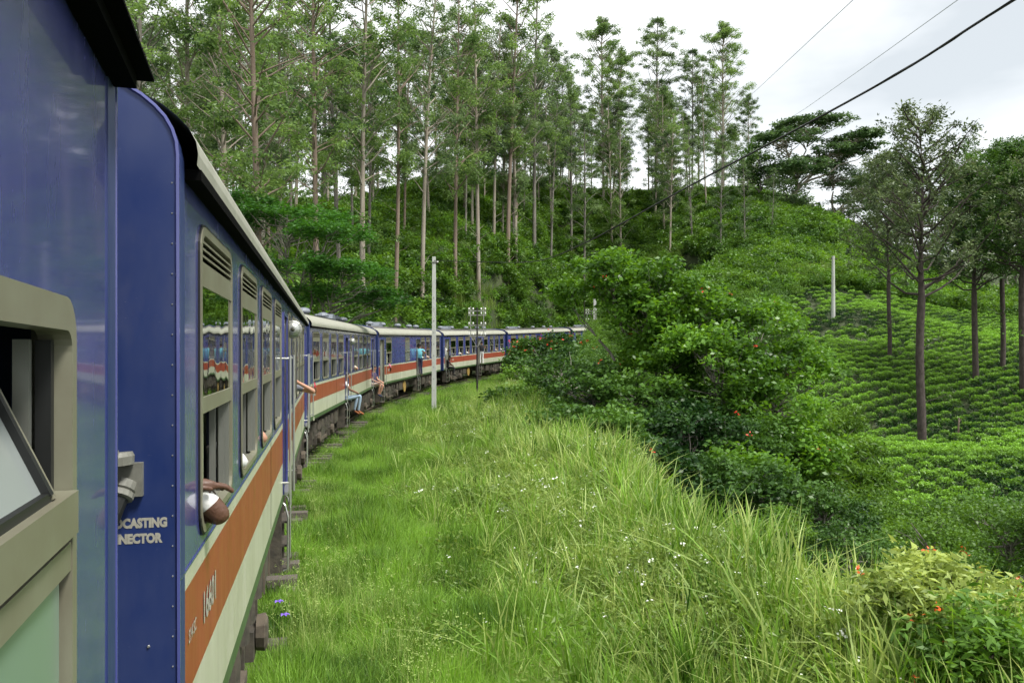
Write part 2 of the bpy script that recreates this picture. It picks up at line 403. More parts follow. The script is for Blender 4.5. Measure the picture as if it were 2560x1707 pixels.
# ------------------------------------------------------------------ coaches
def rrect(x0, x1, z0, z1, r, n=5):
    out = []
    for cx, cz, a0 in ((x1 - r, z1 - r, 0), (x0 + r, z1 - r, 90), (x0 + r, z0 + r, 180), (x1 - r, z0 + r, 270)):
        for k in range(n + 1):
            a = radians(a0 + 90 * k / n); out.append((cx + r * cos(a), cz + r * sin(a)))
    return out
def ring(mb, outer, inner, y0, y1, m):
    n = len(outer)
    vs = [(x, y, z) for y in (y0, y1) for L in (outer, inner) for x, z in L]
    fs = []
    for k in range(n):
        k2 = (k + 1) % n
        fs += [(k, n + k, n + k2, k2), (2*n + k, 2*n + k2, 3*n + k2, 3*n + k), (k, k2, 2*n + k2, 2*n + k), (n + k, 3*n + k, 3*n + k2, n + k2)]
    mb.add(vs, fs, m)
WZ0, WZ1 = 1.03, 2.36
wcache = {}
def win_meshes(w, kind):
    key = (round(w, 2), kind)
    if key in wcache: return wcache[key]
    out = []
    h = WZ1 - WZ0
    f = MB(); ring(f, rrect(-.012, w + .012, WZ0 - .012, WZ1 + .012, .13), rrect(.0, w, WZ0, WZ1, .12), -.008, .04, M_black)
    ring(f, rrect(0, w, WZ0, WZ1, .12), rrect(.034, w - .034, WZ0 + .036, WZ1 - .036, .09), -.013, .035, M_khaki)
    out.append(('window', f.mesh('window_frame')))
    sb = MB().box(.032, w - .032, -.009, .035, 1.55, 1.62, M_khaki); out.append(('sash_rail', sb.mesh('sash_rail')))
    hp = MB().box(.032, w - .032, -.009, .04, 2.10, 2.195, M_khaki); out.append(('vent_panel', hp.mesh('vent_panel')))
    out.append(('vent_backing', MB().box(.032, w - .032, .03, .04, 2.19, 2.33, M_shade).mesh('vent_backing')))  # black plate added so the gaps between slats read as dark shade
    slat = MB(); slat.add([(.032, -.009, 0), (w - .032, -.009, 0), (w - .032, .02, .012), (.032, .02, .012), (.032, -.009, -.010), (w - .032, -.009, -.010), (w - .032, .02, .004), (.032, .02, .004)],
                          [(0, 1, 2, 3), (4, 7, 6, 5), (0, 4, 5, 1), (1, 5, 6, 2), (2, 6, 7, 3), (3, 7, 4, 0)], M_khaki)
    out.append(('slat', slat.mesh('slat')))
    gm = {'a': M_glass, 'f': M_frost2}[kind]
    out.append(('pane', MB().add([(.034, -.003, 1.62), (w - .034, -.003, 1.62), (w - .034, -.003, 2.10), (.034, -.003, 2.10), (.034, .003, 1.62), (w - .034, .003, 1.62), (w - .034, .003, 2.10), (.034, .003, 2.10)],
                [(0, 1, 2, 3), (4, 7, 6, 5), (0, 4, 5, 1), (1, 5, 6, 2), (2, 6, 7, 3), (3, 7, 4, 0)], gm).mesh('pane')))
    if kind == 'a':
        t = MB()
        for xx in (.055, w - .075): t.box(xx, xx + .02, .0, .05, 1.08, 1.55, M_track)
        t.box(w - .17, w - .14, .06, .09, 1.06, 1.56, M_track); t.box(w - .115, w - .105, .02, .05, 1.08, 1.55, M_track)
        out.append(('sash_track', t.mesh('sash_track')))
        out.append(('mullion', MB().box(w * .36, w * .36 + .075, .05, .09, 1.06, 1.56, M_cream).mesh('mullion')))
    else:
        out.append(('lower_pane', MB().box(.05, w - .05, .02, .026, 1.08, 1.55, gm).mesh('lower_pane')))
    wcache[key] = out; return out
def add_window(root, s, w, kind='a', side=0):
    parts = win_meshes(w, kind)
    kw = dict(loc=(s, 0, 0)) if side == 0 else dict(loc=(s + w, WID, 0), rot=(0, 0, pi))
    fr = put('window', parts[0][1], root, **kw)
    for nme, me in parts[1:]:
        if nme == 'slat':
            for q in range(4): put('slat', me, fr, (0, 0, 2.205 + q * .031))
        else: put(nme, me, fr)
    return fr

ROOF = [(-.058, 2.512), (-.062, 2.555), (-.055, 2.60), (-.030, 2.648), (.01, 2.69), (.06, 2.73), (.16, 2.785), (.32, 2.845), (.60, 2.92), (1.0, 2.98), (1.4, 3.0)]
ROOF = ROOF + [(WID - a, b) for a, b in ROOF[-2::-1]]
def bogie_meshes():
    out = []
    f = MB()
    for yy in (.14, WID - .26):
        f.box(-1.75, 1.75, yy, yy + .12, -.62, -.42, M_iron)
        for s in (-1.2, 1.2):
            f.box(s - .22, s + .22, yy - .06, yy + .18, -.80, -.55, M_iron)
            f.lathe([(.02, 0), (.15, .01), (.16, .08), (.12, .10)], (s, yy - .06, -.62), (0, -1, 0), M_rust, 10)
        for s in (-.35, .35, -1.55, -.85, .85, 1.55): f.tube([(s, yy + .0, -.42), (s, yy + .0, -.16)], .085, M_iron, 8)
        f.box(-.55, .55, yy - .05, yy + .15, -.78, -.70, M_rust)
        f.add([(-.9, yy - .02, -.42), (-.45, yy - .02, -.42), (-.2, yy - .02, -.9), (.2, yy - .02, -.9), (.45, yy - .02, -.42), (.9, yy - .02, -.42), (.3, yy - .02, -.2), (-.3, yy - .02, -.2)],
              [(0, 1, 7), (1, 2, 3, 4, 6, 7), (4, 5, 6)], M_iron)
        for s in (-1.85, -.62, .62, 1.85): f.box(s - .03, s + .03, yy - .02, yy + .1, -.85, -.2, M_iron)
    f.box(-.3, .3, .3, WID - .3, -.55, -.05, M_iron); f.box(-1.7, 1.7, .9, 1.9, -.5, -.25, M_iron)
    out.append(('bogie', f.mesh('bogie_frame')))
    w = MB()
    for yy in (.60, WID - .73):
        w.lathe([(.12, 0), (.15, .01), (.36, .03), (.40, .0), (.44, .0), (.44, .09), (.48, .10), (.48, .13), (.1, .13)], (0, yy, 0), (0, 1, 0), M_iron, 22)
    w.tube([(0, .6, 0), (0, WID - .6, 0)], .08, M_iron, 8)
    out.append(('wheelset', w.mesh('wheelset')))
    sp = MB(); pts = []
    for k in range(41):
        a = k * pi / 5; pts.append((.10 * cos(a), .10 * sin(a), -.16 - .34 * k / 40))
    sp.tube(pts, .02, M_rust, 5); out.append(('coil_spring', sp.mesh('coil_spring')))
    return out
BOG = bogie_meshes()
def door_meshes():
    out = {}
    h = MB()
    for xx in (0,):
        h.tube([(0, -.09, -.02), (0, -.09, 1.78)], .017, M_steel, 8)
    h.tube([(0, .0, 1.74), (0, -.10, 1.74)], .014, M_steel, 6); h.tube([(0, .0, .25), (0, -.10, .25)], .014, M_steel, 6)
    out['rail'] = h.mesh('handrail')
    st = MB()
    for xx in (-.30, .30):
        st.box(xx - .02, xx + .02, .02, .30, -.88, -.02, M_iron)
        st.tube([(xx, .0, -.86), (xx, -.05, -.84), (xx, -.055, -.2), (xx * .98, -.02, -.06), (xx * .9, .02, -.02)], .014, M_steel, 6)
    st.box(-.30, .30, .24, .28, -.2, -.1, M_iron)
    st_t = MB().box(-.28, .28, -.05, .24, -.02, .0, M_iron)
    st_t.box(-.28, .28, -.055, -.045, -.045, .0, M_rust)
    out['ladder'] = st.mesh('step_ladder'); out['tread'] = st_t.mesh('tread')
    return out
DR = door_meshes()
def vent_meshes():
    v = MB(); v.lathe([(.10, 0), (.10, .10), (.24, .10), (.26, .16), (.20, .26), (.08, .30)], (0, 0, 0), (0, 0, 1), M_vent, 12)
    b = MB(); n = 10
    prof = [(.55 * cos(pi * k / n) * -1, .38 * sin(pi * k / n)) for k in range(n + 1)]
    vs = [(x, y, z) for y in (-.35, .35) for x, z in prof]
    fs = [(k, k + 1, n + 2 + k, n + 1 + k) for k in range(n)] + [tuple(range(n + 1)), tuple(range(2 * n + 1, n, -1)), (0, n + 1, 2 * n + 1, n)]
    b.add(vs, fs, M_vent); return v.mesh('roof_ventilator'), b.mesh('roof_hood')
VM = vent_meshes()
M_lamp = mat('lamp_grey', (.30, .30, .27), .35, metal=.4)
M_lampg = mat('lamp_lens', (.06, .06, .04), .1)

TYPE_A = dict(win=[(.47, 1.15), (2.12, 1.15), (3.75, 1.15), (5.37, 1.17), (8.30, .60), (9.56, 1.17), (11.2, 1.17), (12.78, 1.2), (14.43, 1.17)],
              door=[(7.02, .82), (16.15, .85)])
TYPE_C3 = dict(win=[(1.64, 1.25), (6.20, 1.2, 'f'), (10.87, 1.13), (12.55, 1.2), (14.3, 1.2), (16.2, 1.3)], door=[(.40, .80), (9.42, 1.15)])
TYPE_C4 = dict(win=[(1.74, 1.25), (3.60, 1.25), (5.42, 1.22), (7.15, 1.1), (10.74, 1.2), (12.62, 1.16), (14.35, 1.2), (16.15, 1.2)], door=[(.45, .88), (9.0, .95)])
TYPE_C5 = dict(win=[(.8, 1.2), (2.57, 1.22), (4.28, 1.2), (6.05, 1.2), (10.07, .64), (11.27, 1.22), (12.98, 1.2), (14.76, 1.3)], door=[(7.6, .95), (16.3, 1.1)])
TYPE_0 = dict(win=[], door=[], hole=[(16.25, 17.45, .76, 1.835)])
sm_ = MB(); sm_.add([(.06, 0, .12), (.06, .98, .12), (.06, .98, 1.48), (.06, 0, 1.48), (-.06, 0, 1.48), (-.06, .98, 1.48), (-.06, .98, .56), (-.06, 0, .56), (-.5, 0, .53), (-.5, .98, .53), (-.5, .98, .42), (-.5, 0, .42), (-.06, 0, .40), (-.06, .98, .40), (-.06, .98, .12), (-.06, 0, .12)],
    [(0, 1, 2, 3), (3, 2, 5, 4), (4, 5, 6, 7), (7, 6, 9, 8), (8, 9, 10, 11), (11, 10, 13, 12), (12, 13, 14, 15), (15, 14, 1, 0), (0, 3, 4, 7, 12, 15), (1, 14, 13, 6, 5, 2), (7, 8, 11, 12), (6, 13, 10, 9)], M_seat)
SEATM = sm_.mesh('seat')
def coach(k, label, T, number=None):
    x, y, zb, h, g = COACH[k]
    root = empty('passenger_coach', (x, y, zb), (0, -math.atan(g), pi / 2 - h))
    tag(root, label, 'train coach', 'blue coaches of the passenger train')
    holes = [(w[0] + .03, w[0] + w[1] - .03, WZ0 + .03, WZ1 - .03) for w in T['win']] + [(d[0], d[0] + d[1], .12, 2.26) for d in T['door']]
    holes += [(a + .02, b - .02, c + .02, d - .02) for a, b, c, d in T.get('hole', [])]
    def wall(name, y0, flip, holes, mats_in=False, yth=.0):
        sb = sorted({0., LEN} | {v for q in holes for v in q[:2]}); zo = -.30 if k == 0 else 0.; zb_ = sorted({0., max(.02, .10 + zo), .48 + zo, .90 + zo, .97 + zo, 2.5} | {v for q in holes for v in q[2:]})
        m = MB(); idx = {}
        for i in range(len(sb) - 1):
            for j in range(len(zb_) - 1):
                cx, cz = (sb[i] + sb[i+1]) / 2, (zb_[j] + zb_[j+1]) / 2; cw = cz - zo
                if any(a < cx < b and c < cz < d for a, b, c, d in holes): continue
                mm = M_inner if mats_in else (M_green if cw < .1 or cz < .02 else M_cream if cw < .48 else M_red if cw < .9 else M_cream if cw < .97 else M_blue)
                q = [(sb[i], y0, zb_[j]), (sb[i+1], y0, zb_[j]), (sb[i+1], y0, zb_[j+1]), (sb[i], y0, zb_[j+1])]
                m.add(q, [(0, 1, 2, 3) if not flip else (3, 2, 1, 0)], mm)
        # reveals round the holes
        for a, b, c, d in holes:
            if mats_in: break
            y1 = y0 + yth
            m.add([(a, y0, c), (b, y0, c), (b, y0, d), (a, y0, d), (a, y1, c), (b, y1, c), (b, y1, d), (a, y1, d)],
                  [(0, 4, 5, 1), (1, 5, 6, 2), (2, 6, 7, 3), (3, 7, 4, 0)], M_inner)
        return m.build(name, root)
    wall('side_wall', 0, False, holes, yth=.07); wall('inner_lining', .07, True, holes, True)
    wall('side_wall', WID, True, holes, yth=-.07); wall('inner_lining', WID - .07, False, holes, True)
    if k:
        mo = MB(); mo.box(.0, LEN, -.004, -.0005, .972, .980, M_blue); mo.build('moulding', root)
        for q in (4.9, 9.35, 13.9): MB().box(q, q + .006, -.003, -.0005, .12, 2.44, M_black).build('panel_seam', root)
    # roof
    n = len(ROOF); m = MB(); s0, s1 = .05, LEN - .05
    for j in range(n - 1):
        mm = M_roofg if k == 0 else M_roofc if (j < 7 or j >= n - 8) else M_roofg
        a, b = ROOF[j], ROOF[j+1]
        m.add([(s0, a[0], a[1]), (s1, a[0], a[1]), (s1, b[0], b[1]), (s0, b[0], b[1])], [(0, 3, 2, 1)], mm)
    m.build('roof', root, smooth=True)
    cl = MB().box(.06, LEN - .06, .07, WID - .07, 2.44, 2.46, M_inner); cl.build('ceiling', root)
    gt = MB()
    for q in (0, 1):
        yy = (-.075, .0) if q == 0 else (WID, WID + .075)
        gt.box(.12, LEN - .02, yy[0] + .012 * (q == 0), yy[1] - .012 * (q == 1), 2.47, 2.511, M_shade)  # shadow line under the roof overhang painted as a near-black gutter
        if k == 0: gt.box(.12, LEN + .02, yy[0] - .03 * (q == 0), yy[1] + .03 * (q == 1), 2.506, 2.515, M_shade)  # shaded underside of the near eave painted black
    gt.build('gutter', root)
    fl = MB().box(.02, LEN - .02, .08, WID - .08, .02, FLOOR, M_iron); fl.build('floor', root)
    # end walls: blue plate that follows the roof outline, a little proud of it
    for e in (0, 1):
        prof = [(0.0, 0.0), (0.0, 2.53), (.004, 2.58), (.018, 2.625), (.042, 2.668), (.075, 2.705), (.12, 2.742), (.18, 2.778)] + [(a, b + .03) for a, b in ROOF if .3 < a < WID - .3] + [(WID - .18, 2.778), (WID - .12, 2.742), (WID - .075, 2.705), (WID - .018, 2.625), (WID, 2.53), (WID, 0.0)]
        xs = (-.015, .11) if e == 0 else (LEN - .11, LEN + .015)
        nn = len(prof); vs = [(xx, a + (0 if 0 < a < WID else (-.004 if a == 0 else .004)), b) for xx in xs for a, b in prof]
        fs = [tuple(range(nn - 1, -1, -1)), tuple(range(nn, 2 * nn))] + [(q, (q + 1) % nn, nn + (q + 1) % nn, nn + q) for q in range(nn)]
        ew = MB().add(vs, fs, M_bluedk)
        rimp = MB(); pts = [(xs[0] if e == 0 else xs[1], a, b) for a, b in prof[1:-1]]
        eo = ew.build('end_wall', root)
        rimp.tube([(xs[0] if e == 0 else xs[1], -.002, 0)] + pts + [(xs[0] if e == 0 else xs[1], WID + .002, 0)], .009, M_blue, 5); rimp.build('edge_trim', eo)
        gw = MB()
        for q in range(3): gw.box(-.05 - q * .11 if e == 0 else LEN + .02 + q * .11, -.02 - q * .11 + .04 if e == 0 else LEN + .06 + q * .11, .85, 1.95, .1, 2.25, M_black)
        gw.build('gangway_bellows', eo)
    for w in T['win']:
        add_window(root, w[0], w[1], w[2] if len(w) > 2 else 'a'); add_window(root, w[0], w[1], 'a', 1)
    for (s, w) in T['door']:
        db = MB(); db.box(s + .02, s + w - .02, .55, .59, .12, 2.26, M_inner); 
        d = db.build('vestibule_partition', root) if random.random() < .0 else None
        fr = MB()
        for xx in (s - .035, s + w): fr.box(xx, xx + .035, -.02, .07, .1, 2.3, M_khaki if k > 2 else M_blue)
        fr.box(s, s + w, -.02, .07, 2.26, 2.30, M_blue); fr.box(s, s + w, -.06, .07, .085, .12, M_steel)
        f = fr.build('door_frame', root)
        lf = MB().box(s + w - .06, s + w - .02, .08, .08 + w * .9, .14, 2.24, M_cream if k > 2 else M_blue); lf.build('door', root)
        for xx in (s - .10, s + w + .12): put('handrail', DR['rail'], f, (xx, 0, .0))
        sl_ = put('step_ladder', DR['ladder'], root, (s + w / 2, 0, 0))
        for q in (-.26, -.55, -.84): put('tread', DR['tread'], sl_, (0, 0, q))
    for (s) in (3.0, 15.0):
        b = put('bogie', BOG[0][1], root, (s, 0, 0))
        for q in (-1.2, 1.2): put('wheelset', BOG[1][1], b, (q, 0, -.60))
        for q in (-1.5, -.9, .9, 1.5): put('coil_spring', BOG[2][1], b, (q, .32, -.05))
    ub = MB().box(.3, LEN - .3, .25, WID - .25, -.16, .02, M_iron); ub.build('underframe', root)
    for (s, w, hh, yy) in ((5.0, .9, .55, .1), (9.4, 1.6, .5, .12), (11.6, .9, .6, .1), (12.8, .35, .5, .2)):
        b = MB().box(s, s + w, yy, 1.1, -hh, -.16, M_iron); b.box(s + .03, s + w - .03, yy - .015, yy, -hh + .04, -.2, M_iron)
        for q in (s + .1, s + w - .14): b.box(q, q + .05, yy - .03, yy - .015, -hh, -.05, M_rust)
        b.build('equipment_box', root)
    tk = MB().lathe([(.05, 0), (.22, .04), (.24, .1), (.24, 1.1), (.22, 1.16), (.05, 1.2)], (6.1 if k != 3 else 7.6, .55, -.42), (1, 0, 0), M_iron, 12); tk.build('air_tank', root)
    if k in (2, 3, 4):
        hw = MB(); hw.lathe([(.30, 0), (.33, 0), (.33, .04), (.30, .04), (.29, .02)], (8.15 if k == 2 else 6.6, .12, -.42), (0, 1, 0), M_yellow, 18)
        for q in range(4): hw.bar((8.15 if k == 2 else 6.6, .14, -.42), ((8.15 if k == 2 else 6.6) + .3 * cos(q * pi / 2), .14, -.42 + .3 * sin(q * pi / 2)), .03, .02, M_yellow)
        hw.build('brake_handwheel', root)
    # brackets on the corner posts (bamboo coloured hand pole)
    hp = MB(); e = LEN - .35
    hp.tube([(.16, -.07, .12), (.16, -.07, 1.75)], .016, M_steel, 7)
    hp.tube([(.16, 0, 1.7), (.16, -.08, 1.7)], .014, M_steel, 6); hp.tube([(.16, 0, .17), (.16, -.08, .17)], .014, M_steel, 6)
    if k > 1: hp.build('corner_handrail', root)
    if k in (1, 2):
        lm = MB().lathe([(.04, -.10), (.05, -.06), (.10, -.055), (.125, -.02), (.125, .01), (.11, .02)], (8.42, -.06, 2.13), (-1, 0, 0), M_lamp, 16)
        lm.tube([(8.42, .0, 2.02), (8.42, -.05, 2.05)], .015, M_lamp, 6)
        lo = lm.build('side_lamp', root)
        MB().lathe([(.105, .0), (.09, .03), (.05, .05), (.01, .055)], (8.40, -.06, 2.13), (-1, 0, 0), M_steel, 16).build('lens', lo)
        MB().lathe([(.03, .0), (.025, .01), (.0, .02)], (8.345, -.06, 2.13), (-1, 0, 0), M_lampg, 10).build('bulb', lo)
    # inside: seats, aisle poles
    for w in T['win']:
        if len(w) > 2 and w[2] == 'f': continue
        a = w[0] + w[1] + .18
        for yy in (.16, 1.65): put('seat', SEATM, root, (a, yy, 0))
    for s in (2.6, 5.3, 9.2, 12.4, 14.6) if k > 1 else (10, 12):
        put('roof_ventilator', VM[0], root, (s, 1.1, 2.97), scale=.85)
    for s in ((.45, 10.6) if k == 2 else (4.2, ) if k > 2 else ()):
        put('roof_hood', VM[1], root, (s, 1.25, 2.93), scale=(.8, 1, .75))
    if k > 1: MB().bar((4.6, .62, 2.935), (9, .66, 2.945), .05, .03, M_black).build('roof_conduit', root)
    pl = MB().box(.55, .72, -.012, .0, -.03, .055, M_cream); 
    if k > 0: pl.build('data_plate', root)
    return root
def text(parent, body, loc, rot, size, m, bold=.0, sx=1, align='LEFT', name='lettering'):
    c = bpy.data.curves.new(name, 'FONT'); c.body = body; c.size = size; c.offset = bold; c.extrude = .0002; c.align_x = align
    c.resolution_u = 3
    c.materials.append(m); t = bpy.data.objects.new('t', c); C.objects.link(t); bpy.context.view_layer.update()
    me = bpy.data.meshes.new_from_object(t.evaluated_get(bpy.context.evaluated_depsgraph_get())); bpy.data.objects.remove(t); me.name = name
    o = put(name, me, parent, loc, rot); o.scale = (sx, 1, 1); return o
R90 = radians(90)
coaches = [None] * 7
coaches[0] = coach(0, 'nearest coach filling the left edge, its hopper window tilted inward', TYPE_0)
coaches[1] = coach(1, 'near blue coach with 16601 on its red stripe', TYPE_A)
coaches[2] = coach(2, 'second coach, brown-shoed passenger sitting in its middle doorway', TYPE_A)
coaches[3] = coach(3, 'coach with a long windowless blue panel and a man in turquoise at its door', TYPE_C3)
coaches[4] = coach(4, 'coach behind the dark telegraph pole with passengers leaning from most windows', TYPE_C4)
coaches[5] = coach(5, 'coach half hidden by the red-flowered bushes beside the track', TYPE_C5)
coaches[6] = coach(6, 'farthest visible coach, only its roof and window tops above the weeds', TYPE_C5)
c1 = coaches[1]
text(c1, '16601', (.56, -.004, .63), (R90, 0, 0), .19, M_letter, .004, .95)
text(c1, 'S14 SC', (.20, -.004, .675), (R90, 0, 0), .075, M_letter, .001, .85)
text(coaches[2], '16602', (.56, -.004, .63), (R90, 0, 0), .19, M_letter, .004, .95)
text(coaches[2], 'S14 SC', (.20, -.004, .675), (R90, 0, 0), .075, M_letter, .001, .85)
text(coaches[3], '16603', (2.0, -.004, .63), (R90, 0, 0), .19, M_letter, .004, .95)
text(coaches[4], '16604', (2.0, -.004, .63), (R90, 0, 0), .19, M_letter, .004, .95)
# end face lettering (faces -X of the coach: reads from outside)
text(c1, 'BROADCASTING', (-.0162, .036, 1.184), (R90, 0, -R90), .045, M_letter, .0028, .79, 'RIGHT')
text(c1, 'CONNECTOR', (-.0162, .056, 1.128), (R90, 0, -R90), .045, M_letter, .0028, .79, 'RIGHT')
# cable coupler on the end face
M_cast = mat('cast_grey', (.20, .20, .17), .5, noise=(20, .3, (.12, .12, .10), (1, 1, 1)))
cp = MB(); cy, cz = .175, 1.36
cp.box(-.045, -.016, cy - .06, cy + .07, cz - .06, cz + .06, M_cast)
cp.lathe([(.03, 0), (.045, .0), (.045, .03), (.038, .035), (.046, .04), (.046, .06), (.036, .065)], (-.03, cy, cz - .01), (-.6, .2, -.9), M_cast, 14)
cpo = cp.build('cable_coupler', c1, smooth=False)
MB().lathe([(.02, -.03), (.052, -.03), (.056, .0), (.05, .015), (.0, .018)], (-.07, cy + .015, cz + .085), (.05, .1, 1), M_cast, 18).build('coupler_cap', cpo)
MB().box(-.135, -.115, cy + .0, cy + .03, cz + .07, cz + .115, M_steel).build('latch', cpo)
e0 = Vector((-.06, cy + .012, cz - .055))
sleeve = MB().tube([e0, e0 + Vector((-.02, .015, -.05)), e0 + Vector((-.025, .03, -.11))], [.034, .032, .028], M_black, 12); sleeve.build('cable_sleeve', cpo)
co = MB(); p0 = e0 + Vector((-.025, .03, -.11)); pts = []; rr = []
for q in range(61):
    t = q / 60; pts.append(p0 + Vector((-.01 * t, .03 * t ** .5, -.55 * t))); rr.append(.017 if q % 2 else .020)
co.tube(pts, rr, M_black, 9); co.build('corrugated_conduit', cpo)
# blue end step rivets
rv = MB()
rvm = rv.lathe([(.006, 0), (.004, .004)], (0, 0, 0), (-1, 0, 0), M_steel, 8).mesh('rivet')
for q in (.35, .75): put('rivet', rvm, c1, (-.016, .1, q))
for q in range(22): put('rivet', rvm, c1, (-.0155, .018, .12 + q * .11), scale=.55)

# near coach: big window with inward hopper pane
c0 = coaches[0]; a, b, z0, z1 = TYPE_0['hole'][0]
f = MB(); ring(f, rrect(a, b, z0, z1, .09), rrect(a + .04, b - .042, z0 + .05, z1 - .070, .045), -.014, .05, M_khaki)
wo_ = f.build('window', c0)
MB().box(a + .04, b - .045, -.026, .03, z0 + .575, z0 + .665, M_khaki).build('middle_rail', wo_)
MB().box(a + .04, b - .045, -.012, .03, z0 + .495, z0 + .555, M_khaki).build('lower_sash_rail', wo_)
MB().box(a + .05, b - .075, .005, .012, z0 + .06, z0 + .50, M_frost).build('frosted_pane', wo_)
tr_ = MB()
tr_.box(b - .075, b - .05, .02, .05, z0 + .05, z1 - .09, M_black); tr_.box(b - .12, b - .10, .05, .08, z0 + .05, z1 - .09, M_track)
tr_.build('sash_track', wo_)
HG = mat('hopper_glass', (.26, .29, .28), .12)
hs = MB(); zt = z0 + .665; hl = .42; ty = .46 * hl; s_r = b - .175
def hq(s, t): return (s, .0 + ty * t, zt + hl * t)
hs.bar(hq(s_r, 0), hq(s_r, 1), .022, .03, M_khaki); hs.bar(hq(s_r - .022, .02), hq(s_r - .022, 1), .03, .022, M_black)
hs.bar(hq(a + .06, 0), hq(a + .06, 1), .022, .03, M_khaki); hs.bar(hq(a, 1), hq(s_r, 1), .022, .03, M_khaki); hs.bar(hq(a + .05, .02), hq(s_r, .02), .02, .02, M_black)
ho = hs.build('hopper_sash', wo_)
MB().add([hq(a + .06, 0), hq(s_r - .02, 0), hq(s_r - .02, 1), hq(a + .06, 1)], [(0, 1, 2, 3)], HG).build('hopper_pane', ho)
# curtain and seat inside the near window
cu = MB(); prof = [(b - .33 + .03 * sin(q * .5), .22 + .04 * sin(q), 0) for q in range(6)]
cv = []; M_curt = mat('curtain_green', (.09, .12, .06), .8, noise=(2, .3, (.22, .23, .17), (1, 1, 1)))
cu.add([(a - .1, .26, z0), (b - .34, .26, z0), (b - .335, .26, z1 - .25), (b - .36, .26, z1 - .12), (b - .42, .26, z1 - .02), (a - .1, .26, z1 - .02),
        (a - .1, .30, z0), (b - .34, .30, z0), (b - .335, .30, z1 - .25), (b - .36, .30, z1 - .12), (b - .42, .30, z1 - .02), (a - .1, .30, z1 - .02)],
       [(0, 1, 2, 3, 4, 5), (11, 10, 9, 8, 7, 6), (1, 7, 8, 2), (2, 8, 9, 3), (3, 9, 10, 4), (4, 10, 11, 5)], M_curt).build('seat_partition', wo_)
# ------------------------------------------------------------------ foliage builders
def rand_dirs(n, r, up=.3):
    d = r.normal(size=(n, 3)); d[:, 2] += up; return d / np.linalg.norm(d, axis=1)[:, None]
def leaves(P, L, asp, r, droop=0., flat=.6, nup=.5):
    """one folded diamond per leaf: base, side, tip, side"""
    n = len(P); L = L * r.uniform(.65, 1.35, n)[:, None]
    d = r.normal(size=(n, 3)); d[:, 2] = d[:, 2] * (1 - flat) - droop; d /= np.linalg.norm(d, axis=1)[:, None]
    nn = rand_dirs(n, r, nup); s = np.cross(d, nn); s /= np.linalg.norm(s, axis=1)[:, None] + 1e-9
    up = np.cross(s, d)
    V = np.stack([P, P + d * L * .5 + s * L * asp * .5 + up * L * .06, P + d * L - up * L * .08, P + d * L * .5 - s * L * asp * .5 + up * L * .06], 1)
    F = np.arange(4 * n).reshape(n, 4)
    return V.reshape(-1, 3), F, np.repeat(r.uniform(0, 1, 1), n) * 0 + r.uniform(0, 1, n)
def blob(c, rad, n, r, shell=.5):
    d = rand_dirs(n, r, 0.); q = r.uniform(0, 1, n) ** shell
    return np.asarray(c)[None] + d * q[:, None] * np.asarray(rad)[None]
def tubes(name, segs, m, seg=6, parent=None, mesh_only=False):
    mb = MB()
    for pts, rad in segs: mb.tube(pts, rad, m, seg, caps=False)
    me = mb.mesh(name, True)
    return me
def bent(a, b, r, sag=.0, n=5, wig=.03):
    a, b = np.array(a, float), np.array(b, float); L = np.linalg.norm(b - a); out = []
    o = r.normal(size=3) * wig * L; o2 = r.normal(size=3) * wig * L * .5
    for i in range(n):
        t = i / (n - 1); out.append(a + (b - a) * t + o * sin(pi * t) + o2 * sin(2 * pi * t) + np.array([0, 0, -sag * L * sin(pi * t)]))
    return out

L_euc = leafmat('eucalyptus_leaf', (.040, .090, .026), (.215, .340, .090), .30, .42)
L_euc2 = leafmat('eucalyptus_leaf_blue', (.045, .090, .038), (.210, .310, .115), .30, .40)
L_bush = leafmat('undergrowth_leaf', (.024, .068, .010), (.145, .280, .038), .22, .36)
L_dark = leafmat('dark_leaf', (.014, .050, .010), (.115, .240, .036), .30, .28)
L_broad = leafmat('broad_leaf', (.024, .076, .010), (.155, .320, .040), .28, .38, .38)
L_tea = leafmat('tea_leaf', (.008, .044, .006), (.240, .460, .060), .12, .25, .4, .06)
L_oak = leafmat('silver_oak_leaf', (.040, .070, .028), (.170, .230, .085), .5, .25)
L_fern = leafmat('feathery_leaf', (.018, .070, .010), (.075, .220, .030), .4, .38)
L_alb = leafmat('albizia_leaf', (.028, .072, .026), (.110, .190, .060), .5, .28)
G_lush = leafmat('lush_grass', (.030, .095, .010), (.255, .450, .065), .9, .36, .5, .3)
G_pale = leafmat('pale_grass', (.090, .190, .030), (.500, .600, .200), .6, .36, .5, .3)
G_dry = leafmat('dry_grass', (.16, .13, .07), (.42, .36, .22), .8, .2, .6)
G_weed = leafmat('weed_leaf', (.055, .120, .018), (.260, .370, .080), .5, .36)
M_petal = mat('white_petal', (.78, .80, .72), .6)
M_redp = mat('red_petal', (.62, .045, .02), .5)
M_orange = mat('orange_petal', (.75, .12, .02), .5)
M_purple = mat('purple_petal', (.22, .12, .62), .5)
B_pale = mat('bark_pale', (.36, .335, .28), .85, noise=(2.2, .25, (.19, .145, .105), (2.5, 2.5, .22)), bump=.5, bscale=8)
B_red = mat('bark_reddish', (.25, .20, .155), .85, noise=(2.0, .3, (.13, .088, .062), (2.5, 2.5, .2)), bump=.5, bscale=8)
B_oak = mat('bark_dark', (.030, .021, .017), .9, noise=(5, .3, (.085, .068, .060), (1.5, 1.5, .7)), bump=.7, bscale=12)
B_grey = mat('bark_grey', (.24, .225, .19), .85, noise=(3, .3, (.09, .08, .065), (2, 2, .4)), bump=.4)
B_twig = mat('twig_brown', (.075, .062, .045), .85)

